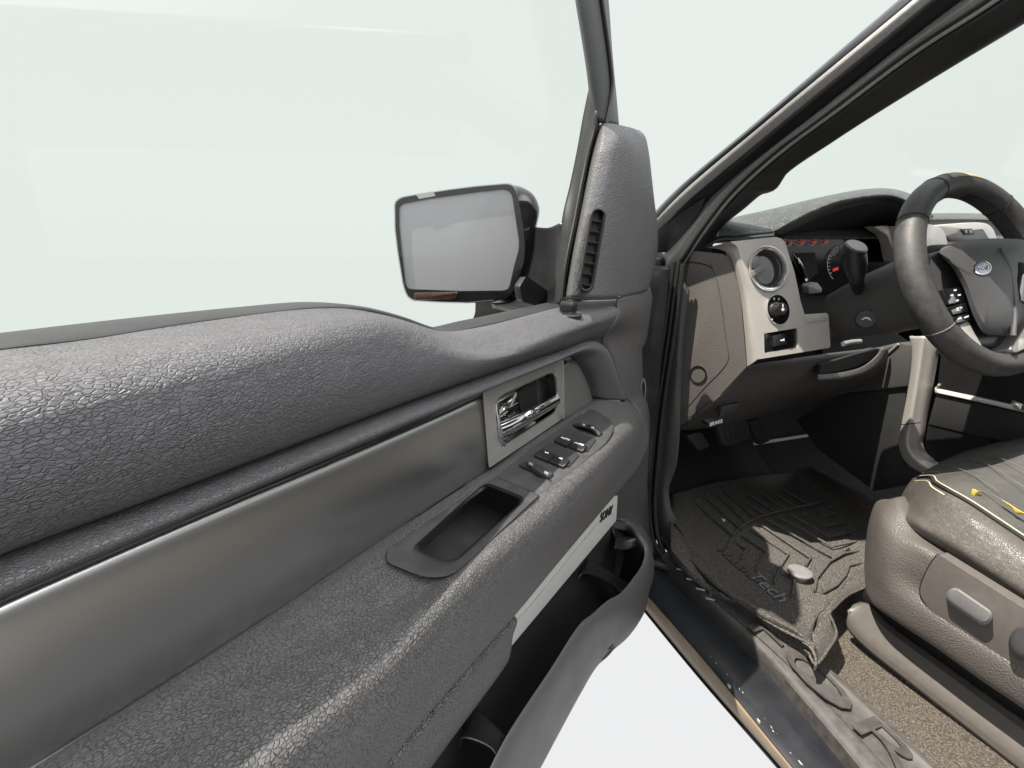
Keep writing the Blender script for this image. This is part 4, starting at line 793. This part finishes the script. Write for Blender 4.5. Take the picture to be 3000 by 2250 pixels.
sk = MB(); sk.tube([P(2528, 862, 'X', 1.09), P(2516, 850, 'X', 1.06), P(2508, 815, 'X', 1.02), sb1], lambda t: .011 + .003 * t if t < .5 else .0125 + .0105 * min(1, (t - .5) * 3.2), 20, 26)
sk.build('shift_lever', M['black'], colm)
dv = V((-.12, -.55, .8)).normalized(); lc = MB(); disc(lc, sb1 + dv * .008, dv, [(-.03, .0225), (.0, .0235), (.004, .022), (.0045, .020)]); lc.build('lever_cap', M['black'], colm)
lc = MB(); disc(lc, sb1 + dv * .0085, dv, [(0, .0195), (.0055, .0195), (.006, .018)]); lc.build('lever_button', M['vent'], colm)
pb = P(2538, 935, 'X', 1.052); db = MB(); disc(db, pb, V((-.75, -.6, .1)).normalized(), [(-.03, .021), (.0, .021), (.003, .018)]); db.build('pedal_button', M['black'], colm)
bx = V((.6, -.75, 0)).normalized()
MB().plate([pb + V((-.75, -.6, .1)).normalized() * .0036 + bx * x + V((0, 0, 1)) * y for x, y in ((-.009, -.002), (-.004, .004), (.004, .004), (.009, -.002), (.006, -.002), (.003, .001), (-.003, .001), (-.006, -.002))], V((.001, .001, 0))).build('button_symbol', M['white'], colm)
MB().plate(YL(rnd([(2367, 838), (2395, 826), (2410, 845), (2408, 858), (2372, 862)], 5), .97), V((0, .02, 0)), .004).build('turn_stalk', M['vent'], colm)
RR, rr = .178, .0225
def ring(a0, a1, r, n=80): return [WP(RR * math.cos(math.radians(a0 + (a1 - a0) * k / n)), RR * math.sin(math.radians(a0 + (a1 - a0) * k / n))) for k in range(n + 1)]
rim = MB()
vs = []
for k in range(96):
    a = 2 * math.pi * k / 96; c = V((math.cos(a), math.sin(a), 0)); row = []
    for j in range(18):
        b = 2 * math.pi * j / 18; r_ = RR + rr * math.cos(b)
        row.append(WP(r_ * c.x, r_ * c.y, rr * 1.08 * math.sin(b)))
    vs.append(row)
rim.grid(vs + [vs[0]], True); bmesh.ops.remove_doubles(rim.bm, verts=rim.bm.verts, dist=1e-6); bmesh.ops.recalc_face_normals(rim.bm, faces=rim.bm.faces)
wheel = rim.build('steering_wheel', M['wheel'], truck)
def sleeve(a0, a1, k_, name, m, b0=0, b1=360, jag=0):
    o = MB(); rows = []; n = 26
    for i in range(n + 1):
        row = []
        for j in range(17):
            b = math.radians(b0 + (b1 - b0) * j / 16); e = jag * random.uniform(-1, 1) if i in (0, n) else 0
            a = math.radians(a0 + (a1 - a0) * i / n + e); r_ = RR + rr * k_ * math.cos(b)
            row.append(WP(r_ * math.cos(a), r_ * math.sin(a), rr * 1.08 * k_ * math.sin(b)))
        rows.append(row)
    o.grid(rows); return o.build(name, m, wheel, .0004)
sleeve(74, 104, 1.015, 'worn_patch', M['worn'], -75, 78, 1.5)
for a in (112, 146, 214, 52, 330):
    o = MB(); o.tube([WP((RR + rr * 1.0 * math.cos(b)) * math.cos(math.radians(a)), (RR + rr * 1.0 * math.cos(b)) * math.sin(math.radians(a)), rr * 1.08 * math.sin(b)) for b in [2 * math.pi * i / 20 for i in range(21)]], .0011, 6); o.build('leather_seam', M['crease'] if a in (214,) else M['void'], wheel)
stt = MB()
for k in range(46):
    a = math.radians(8 + k * 1.7); b = math.radians(172)
    p0 = WP((RR - rr * .98) * math.cos(a), (RR - rr * .98) * math.sin(a), rr * .45); p1 = WP((RR - rr * 1.0) * math.cos(a + .018), (RR - rr * 1.0) * math.sin(a + .018), -rr * .25)
    stt.tube([p0, p1], .0012, 5)
o = stt.build('rim_stitching', M['rubber'], wheel); o['kind'] = 'stuff'
HN = .03
def HP(x, y, h=HN): return P(x, y, 'H', h)
def HL(pts, h=HN): return [HP(x, y, h) for x, y in pts]
pad_ = rnd([(2742, 736), (2800, 706), (2900, 698), (3000, 700), (3050, 745), (3040, 860), (2998, 965), (2950, 985), (2880, 984), (2848, 925), (2822, 845), (2790, 780)], 22)
MB().plate(HL(rnd([(2712, 745), (2800, 720), (3060, 720), (3120, 800), (3060, 960), (2960, 1020), (2860, 1015), (2800, 965), (2745, 880)], 30), .0), WN * -.035, .008, 3).build('wheel_carrier', M['hub'], wheel)
hb = MB().loops([HL(pad_, .0), HL(pad_, HN - .006), HL(sc(pad_, 2905, 840, .97), HN), HL(sc(pad_, 2905, 840, .8), HN + .007), HL(sc(pad_, 2905, 840, .4), HN + .011)], 90, cap1=True).build('airbag_cover', M['hub'], wheel)
MB().tube(HL([(2933, 725), (2952, 775), (2965, 850), (2972, 920), (2968, 985)], HN + .0075), .004, 8, 30).build('cover_ridge', M['hub'], wheel)
ex, ey = 2879, 784
MB().loops([HL(ell(ex, ey, 27, 20.5, -3), HN + .004), HL(ell(ex, ey, 27, 20.5, -3), HN + .013), HL(ell(ex, ey, 24, 17.5, -3), HN + .0135)], 40, cap1=False).build('badge_ring', M['chrome'], wheel)
MB().plate(HL(ell(ex, ey, 24.5, 18, -3), HN + .0128), WN * -.003).build('badge', M['blue'], wheel)
text('Ford', 'badge_script', HP(ex, ey, HN + .0132), XA, YA, .0125, material('badge_silver', (.2, .22, .3), .3, metal=.5), wheel, sx=1.05, shear=.35)
MB().plate(HL([(2897, 878), (2909, 874), (2920, 875), (2919, 877), (2910, 877), (2900, 885)], HN + .0095), WN * -.002).build('airbag_mark', M['grey'], wheel)
MB().plate(HL(rnd([(2880, 910), (2950, 892), (2955, 898), (2950, 915), (2882, 926)], 5), HN + .0088), WN * -.004, .001).build('cover_notch', M['hub'], wheel)
# spokes and switches
MB().plate(HL(rnd([(2800, 957), (2838, 938), (2858, 975), (2880, 1012), (2876, 1030), (2840, 1018), (2812, 985)], 8), .022), WN * -.03, .004, 3).build('wheel_spoke', M['silver'], wheel)
MB().plate(HL(rnd([(3060, 957), (3010, 945), (2985, 985), (2960, 1022), (2975, 1035), (3030, 1010)], 8), .022), WN * -.03, .004, 3).build('wheel_spoke', M['silver'], wheel)
for outl in ([(2763, 846), (2812, 841), (2826, 872), (2826, 884), (2779, 893)], [(2780, 899), (2830, 885), (2838, 913), (2792, 923)], [(2794, 929), (2840, 916), (2843, 938), (2803, 948)]):
    sw_ = MB().plate(HL(rnd(outl, 4), .026), WN * -.02, .002).build('wheel_switch', M['gloss'], wheel)
    cx_ = sum(p[0] for p in outl) / len(outl); cy_ = sum(p[1] for p in outl) / len(outl)
    if outl[0][0] == 2763:
        for dx, dy in ((-2, -17), (10, -3), (4, 13), (-12, -2)): MB().plate(HL([(cx_ + dx - 3, cy_ + dy - 2), (cx_ + dx + 4, cy_ + dy - 3), (cx_ + dx + 3, cy_ + dy + 2), (cx_ + dx - 3, cy_ + dy + 2)], .0266), WN * -.001).build('switch_mark', M['white'], wheel)
    elif outl[0][0] == 2780: text('-SET+', 'switch_lettering', HP(cx_, cy_, .0264), XA + YA * .2, YA, .0075, M['white'], wheel)
    else:
        text('CNCL', 'switch_lettering', HP(cx_ - 8, cy_ + 1, .0264), XA + YA * .2, YA, .0042, M['white'], wheel)
        text('ON OFF', 'switch_lettering', HP(cx_ + 12, cy_ - 4, .0264), XA + YA * .2, YA, .0035, M['white'], wheel)
MB().plate(HL(rnd([(2985, 765), (3030, 770), (3030, 900), (2990, 880), (2978, 820)], 6), .04), WN * -.02, .003).build('wheel_switch', M['gloss'], wheel)
# ------------------------------------------------------------------ console
MB().plate(XL([(2462, 1157), (2655, 1135), (2645, 1243), (2636, 1303), (2642, 1335), (2662, 1365), (2696, 1385), (2660, 1420), (2560, 1440), (2400, 1320), (2330, 1230)], 1.385), V((.03, 0, 0)), .003).build('console', M['dark'], truck)
cons = bpy.data.objects['console']
MB().plate(XL([(2462, 1153), (2580, 1050), (2633, 1005), (2668, 1012), (2673, 1053), (2660, 1131)], 1.375), V((.03, 0, 0)), .003).build('console_panel', M['knee'], cons)
MB().tube(XL([(2464, 1152), (2545, 1083), (2632, 1008)], 1.373), .0035, 8, 12).build('panel_edge', M['seal'], cons)
gl_ = XL([(2664, 985), (2671, 1031), (2668, 1086), (2655, 1167), (2641, 1243), (2633, 1297), (2639, 1330), (2660, 1360), (2700, 1384), (2760, 1412)], 1.372)
gm_ = XL([(2706, 985), (2696, 1050), (2687, 1113), (2674, 1194), (2666, 1243), (2658, 1278), (2662, 1316), (2687, 1350), (2720, 1373), (2780, 1400)], 1.358)
gr_ = XL([(2740, 990), (2731, 1058), (2717, 1140), (2704, 1216), (2696, 1270), (2690, 1303), (2698, 1327), (2720, 1346), (2748, 1358), (2800, 1375)], 1.385)
MB().sheet([[p + V((.01, 0, 0)) for p in gl_], gl_, [a.lerp(b, .5) - V((.003, 0, 0)) for a, b in zip(gl_, gm_)], gm_, [a.lerp(b, .5) - V((.002, 0, 0)) for a, b in zip(gm_, gr_)], gr_, [p + V((.02, 0, 0)) for p in gr_]], 60, 5).build('console_trim', M['silver'], cons, .003)
MB().tube(XL([(2640, 1244), (2666, 1242), (2697, 1238)], 1.356), .0012, 6, 12).build('trim_joint', M['void'], cons)
MB().plate(XL([(2733, 1030), (2757, 1040), (2745, 1150), (2720, 1240), (2710, 1300), (2740, 1350), (2900, 1420), (2900, 1250), (3100, 1290), (3100, 1100), (2800, 1000)], 1.392), V((.03, 0, 0))).build('console_side', M['black'], cons)
MB().plate(XL([(2742, 1154), (3000, 1211), (3200, 1255), (3200, 1330), (2880, 1282), (2718, 1243)], 1.388), V((.02, 0, 0)), .003).build('console_wall', M['dark'], cons)
r0 = XL([(2742, 1133), (2870, 1160), (3000, 1188), (3200, 1230)], 1.40); r1 = XL([(2740, 1150), (2870, 1178), (3000, 1208), (3200, 1252)], 1.382)
MB().sheet([[p + V((.03, 0, 0)) for p in r0], r0, [a.lerp(b, .5) - V((.004, 0, -.002)) for a, b in zip(r0, r1)], r1], 30, 4).build('console_rail', M['silver'], cons, .003)
zt = r0[1].z - ZC
MB().plate([P(x, y, 'Z', zt + .002) for x, y in ((2745, 1131), (2830, 1100), (2990, 1118), (3200, 1130), (3200, 1228), (3000, 1187), (2900, 1153))], V((0, 0, -.02))).build('console_top', M['vent'], cons)
MB().plate([P(x, y, 'Z', zt + .004) for x, y in rnd([(2750, 1128), (2832, 1096), (2988, 1117), (2900, 1150)], 4)], V((0, 0, -.002))).build('cup_bin', M['void'], cons)
MB().tube([P(x, y, 'Z', zt + .006) for x, y in ((2750, 1128), (2832, 1096), (2988, 1117))], .003, 8).build('bin_rim', M['silver'], cons)
MB().plate([P(x, y, 'Z', zt + .006) for x, y in ((2866, 1106), (2910, 1112), (2895, 1142), (2846, 1142))], V((0, 0, -.002))).build('bin_divider', M['panel'], cons)
MB().plate([P(x, y, 'Z', zt + .012) for x, y in rnd([(2960, 1168), (3010, 1150), (3060, 1160), (3060, 1196), (3000, 1186)], 6)], V((0, 0, -.012)), .003).build('shifter_bezel', M['chrome'], cons)
# ------------------------------------------------------------------ driver seat
t0 = XL([(2606, 1462, 1.06), (2622, 1464, 1.0), (2640, 1500, .965), (2666, 1547, .945), (2714, 1581, .94), (2765, 1613, .938), (2880, 1690, .938), (3000, 1772, .938), (3300, 1978, .938)])
t1 = XL([(2584, 1463, 1.06), (2584, 1480, 1.0), (2592, 1522, .945), (2625, 1568, .918), (2680, 1592, .912), (2742, 1628, .906), (2870, 1708, .906), (3000, 1794, .906), (3300, 1995, .906)])
t2 = XL([(2566, 1472, 1.06), (2562, 1505, 1.0), (2572, 1560, .935), (2608, 1608, .905), (2670, 1640, .902), (2750, 1690, .90), (2870, 1766, .90), (3000, 1850, .90), (3300, 2050, .90)])
t3 = XL([(2550, 1510, 1.06), (2542, 1560, 1.0), (2556, 1630, .93), (2595, 1672, .9), (2665, 1710, .902), (2750, 1762, .902), (2870, 1840, .902), (3000, 1925, .902), (3300, 2125, .902)])
t4 = XL([(2540, 1560, 1.06), (2535, 1630, 1.0), (2550, 1705, .93), (2592, 1735, .9), (2655, 1765, .893), (2745, 1822, .890), (2870, 1902, .890), (3000, 1984, .890), (3300, 2182, .890)])
t5 = XL([(2536, 1620, 1.06), (2536, 1700, 1.0), (2550, 1762, .935), (2582, 1790, .912), (2640, 1830, .905), (2745, 1900, .902), (2870, 1990, .902), (3000, 2078, .902), (3300, 2290, .902)])
MB().sheet([[p + V((.03, 0, 0)) for p in t0], t0, t1, t2, t3, t4, t5, [p + V((.03, 0, -.004)) for p in t5]], 90, 6).build('driver_seat', M['seatplastic'], truck, .004)
seat = bpy.data.objects['driver_seat']; seat['label'] = 'grey leather driver seat with torn yellow foam showing'
pl_ = rnd([(2747, 1622), (3000, 1782), (3300, 1984), (3300, 2180), (3000, 1975), (2722, 1786), (2690, 1738), (2714, 1672)], [10, 1, 1, 1, 1, 24, 30, 30])
MB().plate(XL(pl_, .893), V((.02, 0, 0)), .0035, 3).build('switch_plate', M['seatplate'], seat)
MB().tube([p for p in XL(pl_, .8965)] + [XL(pl_, .8965)[0]], .0016, 6).build('plate_gap', M['void'], seat)
MB().loops([XL(capsule(2797, 1748, 2882, 1806, 26), .893), XL(capsule(2797, 1748, 2882, 1806, 25), .875), XL(capsule(2799, 1746, 2882, 1803, 17), .871)], 60, cap1=True).build('seat_switch', M['vent'], seat)
MB().loops([XL(ell(3000, 1886, 46, 50), .893), XL(ell(3000, 1882, 44, 48), .87), XL(ell(3002, 1878, 34, 38), .866)], 40, cap1=True).build('recline_switch', M['hub'], seat)
for k in range(6):
    x = 2806 + (k % 3) * 6 + (k > 2) * 62; y = 1733 + (k % 3) * 4.5 + (k > 2) * 42
    MB().tube(XL([(x, y - 6), (x + 1, y + 3)], .874), .0009, 5).build('switch_groove', M['void'], seat)
c0 = XL([(2622, 1466, 1.08), (2638, 1500, 1.0), (2652, 1530, .965), (2672, 1553, .95), (2714, 1583, .944), (2765, 1613, .942), (2880, 1690, .942), (3000, 1774, .942), (3300, 1980, .942)])
c1 = XL([(2634, 1470, 1.1), (2640, 1500, 1.0), (2656, 1520, .955), (2690, 1542, .93), (2740, 1570, .922), (2800, 1604, .92), (2890, 1662, .92), (3000, 1734, .92), (3300, 1935, .92)])
c2 = XL([(2638, 1460, 1.14), (2643, 1478, 1.05), (2662, 1492, .985), (2702, 1508, .945), (2755, 1530, .932), (2820, 1562, .93), (2900, 1610, .93), (3000, 1674, .93), (3300, 1872, .93)])
c3 = XL([(2648, 1438, 1.18), (2658, 1442, 1.09), (2682, 1446, 1.02), (2722, 1456, .975), (2770, 1474, .955), (2830, 1505, .948), (2905, 1552, .948), (3000, 1615, .948), (3300, 1812, .948)])
c4 = XL([(2671, 1402, 1.22), (2690, 1400, 1.13), (2727, 1400, 1.05), (2740, 1417, 1.0), (2775, 1438, .975), (2835, 1472, .97), (2905, 1518, .97), (3000, 1582, .97), (3300, 1780, .97)])
c5 = XL([(2722, 1372, 1.26), (2745, 1376, 1.18), (2778, 1384, 1.10), (2810, 1400, 1.04), (2845, 1420, 1.02), (2895, 1450, 1.01), (2950, 1486, 1.01), (3030, 1542, 1.01), (3300, 1735, 1.01)])
c6 = XL([(2782, 1341, 1.34), (2810, 1345, 1.26), (2850, 1356, 1.18), (2890, 1374, 1.12), (2930, 1396, 1.1), (2970, 1420, 1.09), (3020, 1452, 1.09), (3090, 1500, 1.09), (3350, 1690, 1.09)])
c7 = XL([(2886, 1302, 1.44), (2920, 1300, 1.36), (2960, 1306, 1.28), (3000, 1318, 1.24), (3040, 1338, 1.22), (3080, 1362, 1.21), (3130, 1392, 1.21), (3200, 1440, 1.21), (3450, 1620, 1.21)])
c8 = XL([(3060, 1270, 1.56), (3100, 1268, 1.5), (3150, 1276, 1.45), (3200, 1290, 1.42), (3240, 1305, 1.40), (3290, 1330, 1.4), (3350, 1366, 1.4), (3420, 1410, 1.4), (3700, 1590, 1.4)])
MB().sheet([[p + V((.04, 0, -.03)) for p in c0], c0, c1, c2, c3, c4], 100, 7).build('seat_side', M['seatleather'], seat, .004)
MB().sheet([c4, c5, c6, c7, c8, [p + V((.03, 0, -.12)) for p in c8]], 100, 7).build('seat_cushion', M['seattop'], seat, .004)
q4_ = crs(c4, 200)
for off, nm, m_ in ((-.0, 'seat_piping', 'void'), (.010, 'seat_stitching', 'thread')):
    MB().tube([p + V((-off * .35, 0, -off * .9)) + V((-.0015, 0, .002)) for p in q4_[38:]], .0022 if off == 0 else .0016, 7).build(nm, M[m_], seat)
MB().tube([p + V((.006, 0, .0035)) for p in q4_[40:]], .0012, 6).build('seat_stitching', M['thread'], seat)
q6_ = crs(c5, 200)
MB().tube([p + V((.002, 0, .001)) for p in crs(XL([(2700, 1388, 1.2), (2740, 1384, 1.14), (2800, 1394, 1.08), (2850, 1412, 1.045), (2890, 1432, 1.035), (2960, 1470, 1.04), (3040, 1520, 1.04)]), 60)], .0011, 6).build('seat_stitching', M['thread'], seat)
for c_ in ([(2760, 1372, 1.16), (2810, 1376, 1.10), (2852, 1392, 1.06), (2888, 1404, 1.045)], [(2840, 1350, 1.21), (2900, 1366, 1.13), (2950, 1396, 1.09), (3010, 1436, 1.08)], [(2892, 1338, 1.21), (2950, 1352, 1.15), (3000, 1376, 1.13), (3060, 1412, 1.12)], [(2870, 1440, 1.012), (2920, 1458, 1.0), (2960, 1482, 1.0)], [(2860, 1398, 1.055), (2890, 1420, 1.035), (2930, 1444, 1.02)]):
    MB().tube([p + V((-.002, 0, .0025)) for p in crs(XL(c_), 24)], .0007, 5).build('leather_crease', M['crease'], seat)
def foam(pts, x):
    c = XL(pts, x); MB().plate(c, V((.006, 0, -.004)), .0006, 1).build('foam_tear', M['foam'], seat)
foam([(2848, 1432), (2856, 1433), (2862, 1438), (2872, 1437), (2858, 1445), (2852, 1454), (2843, 1449)], .992)
foam([(2933, 1463), (2955, 1474), (2978, 1490), (3002, 1503), (3002, 1506), (2990, 1502), (2976, 1503), (2972, 1497), (2962, 1484), (2945, 1474)], .994)
# seat riser and base cover on the floor
b0_ = C('X', [(2486, 1790, .935), (2487, 1818, .935), (2532, 1868, .935), (2700, 2000, .935), (3000, 2232, .935), (3300, 2470, .935)])
b1_ = C('X', [(2500, 1770, .955), (2530, 1780, .955), (2580, 1830, .955), (2720, 1935, .955), (3000, 2140, .955), (3300, 2360, .955)])
MB().sheet([[p - V((0, 0, .02)) for p in b0_], b0_, b1_, [p + V((.02, 0, .002)) for p in b1_]], 40, 3, sharp=True).build('seat_base_cover', M['seatplate'], seat, .004)
MB().sheet([[p + V((.02, 0, -.02)) for p in b1_], [p + V((.03, 0, .14)) for p in b1_]], 30, 3).build('seat_riser', M['dark'], seat, .004)
# ================================================================== rubber floor mat, lying loose in the footwell
fm = MB()
m_l = C('Z', [(1960, 1440, -.80), (1975, 1540, -.765), (1988, 1600, -.762), (2040, 1660, -.755), (2110, 1722, -.748), (2250, 1820, -.748), (2340, 1868, -.735), (2385, 1888, -.732)])
m_l2 = C('Z', [(1975, 1445, -.774), (1990, 1530, -.774), (2020, 1585, -.774), (2085, 1640, -.774), (2150, 1690, -.774), (2270, 1775, -.774), (2350, 1830, -.774), (2380, 1850, -.774)])
m_c = C('Z', [(2100, 1410, -.774), (2140, 1470, -.774), (2180, 1530, -.774), (2230, 1590, -.774), (2290, 1650, -.774), (2345, 1710, -.774), (2385, 1765, -.774), (2398, 1800, -.774)])
m_r2 = C('Z', [(2330, 1380, -.774), (2400, 1440, -.774), (2440, 1490, -.774), (2475, 1540, -.774), (2500, 1600, -.774), (2500, 1660, -.774), (2470, 1715, -.774), (2430, 1770, -.774)])
m_r = C('X', [(2380, 1370, 1.34), (2487, 1425, 1.32), (2567, 1465, 1.29), (2620, 1520, 1.26), (2620, 1620, 1.2), (2590, 1690, 1.14), (2500, 1736, 1.03), (2442, 1778, .98)])
inr = lambda l, k=.004: [p - V((0, 0, k)) for p in l]
fm.sheet([m_l, m_l2, m_c, m_r2, m_r], 70, 8)
# rear kerb of the mat with its wavy lip
e_in = C('Z', [(2340, 1845, -.771), (2380, 1850, -.771), (2400, 1800, -.771), (2430, 1768, -.771), (2470, 1714, -.771), (2520, 1670, -.771)])
e_up = [P(2374, 1912, 'Z', -.734), P(2387, 1943, 'Z', -.738), P(2427, 1898, 'Z', -.738), P(2449, 1858, 'Z', -.738), P(2440, 1828, 'Z', -.738), P(2427, 1798, 'Z', -.738), P(2442, 1778, 'Z', -.738), P(2487, 1739, 'Z', -.738), P(2534, 1719, 'Z', -.737)]
ei, eu = crs(e_in, 40), crs(e_up, 40)
fm.sheet([ei, [a.lerp(b, .55) - V((0, 0, .012)) for a, b in zip(ei, eu)], eu], 60, 6)
# outer wall of the mat, seen above the sill plate
w0_ = C('Z', [(1965, 1609, -.755), (2019, 1669, -.755), (2099, 1729, -.772), (2200, 1780, -.768), (2300, 1840, -.760), (2374, 1882, -.735), (2388, 1900, -.756), (2387, 1943, -.738)])
w1_ = C('Z', [(1990, 1600, -.782), (2040, 1652, -.782), (2115, 1712, -.782), (2220, 1780, -.782), (2310, 1838, -.78), (2372, 1876, -.78), (2384, 1892, -.762), (2388, 1920, -.765)])
fm.sheet([[p - V((0, 0, .02)) for p in w0_], w0_, crs(m_l, 8)], 60, 3)
w2_ = C('Z', [(2110, 1735, -.755), (2200, 1802, -.78), (2258, 1850, -.78), (2320, 1896, -.78), (2380, 1940, -.78)])
w3_ = C('Z', [(2110, 1730, -.772), (2200, 1775, -.738), (2262, 1810, -.756), (2330, 1850, -.752), (2385, 1888, -.732)])
fm.sheet([w2_, w3_], 40, 4)
mat = fm.build('floor_mat', M['mat'], None, .004)
mat['label'] = 'black rubber floor mat with raised ribs lying in the driver footwell'; mat['category'] = 'floor mat'
def z7(x, y): return (1800 + x * .36166, 1150 + y * .36166)
def rib(pts, r=.0032, name='mat_rib', k=None):
    p3 = [P(*z7(*p), 'Z', -.7695) for p in pts]
    MB().tube(p3, r, 8, k).build(name, M['mat'], mat)
for pts in ([(910, 1260), (1000, 1110), (1120, 1030), (1280, 975), (1450, 935), (1600, 905), (1720, 885), (1760, 930)],
            [(640, 880), (970, 1165)], [(740, 850), (1025, 1110)], [(840, 830), (1080, 1065)], [(880, 790), (1150, 1025)], [(1040, 880), (1225, 992)], [(1060, 810), (1305, 965)], [(1190, 820), (1390, 945)], [(1290, 810), (1480, 928)], [(1370, 785), (1580, 908)],
            [(990, 1215), (1068, 1270), (1030, 1345)], [(1040, 1160), (1235, 1295), (1150, 1440)], [(1105, 1110), (1410, 1310), (1350, 1400), (1290, 1540)], [(1180, 1065), (1590, 1340), (1550, 1400)],
            [(1240, 1030), (1780, 1340), (1900, 1260)], [(1330, 1005), (1770, 1250), (2010, 1195)], [(1420, 980), (1730, 1165), (1980, 1125)], [(1520, 965), (1700, 1080), (1950, 1045)], [(1620, 945), (1690, 1000), (1810, 980)], [(1720, 915), (2070, 1060)], [(1790, 880), (2110, 1010)],
            [(1620, 1610), (1640, 1500), (1740, 1370), (1860, 1300), (2020, 1275)], [(1690, 1620), (1800, 1560), (1870, 1480), (1900, 1400), (2000, 1380)], [(1460, 1500), (1440, 1650)]):
    rib(pts, k=40 if len(pts) > 5 else None)
for k in range(6): rib([(600 + k * 75, 872 - k * 28), (604 + k * 75, 874 - k * 28)], .005)
dm = MB(); pc_ = P(*z7(1498, 1470), 'Z', -.763); disc(dm, pc_, V((0, 0, 1)), [(-.012, .018), (.004, .018), (.004, .027), (.008, .027), (.0105, .023), (.009, .012)]); dm.build('retention_post', M['vent'], mat)
xt = P(*z7(1320, 1640), 'Z', -.77) - P(*z7(1170, 1520), 'Z', -.77); yt = P(*z7(1300, 1540), 'Z', -.77) - P(*z7(1240, 1600), 'Z', -.77)
text('Tech', 'mat_lettering', P(*z7(1245, 1575), 'Z', -.7705), xt, yt, .05, M['vent'], mat, .0006, sx=1.0)
text('Weather', 'mat_lettering', P(*z7(1010, 1390), 'Z', -.7705), xt, yt, .042, M['mat'], mat, .0008, sx=1.0)
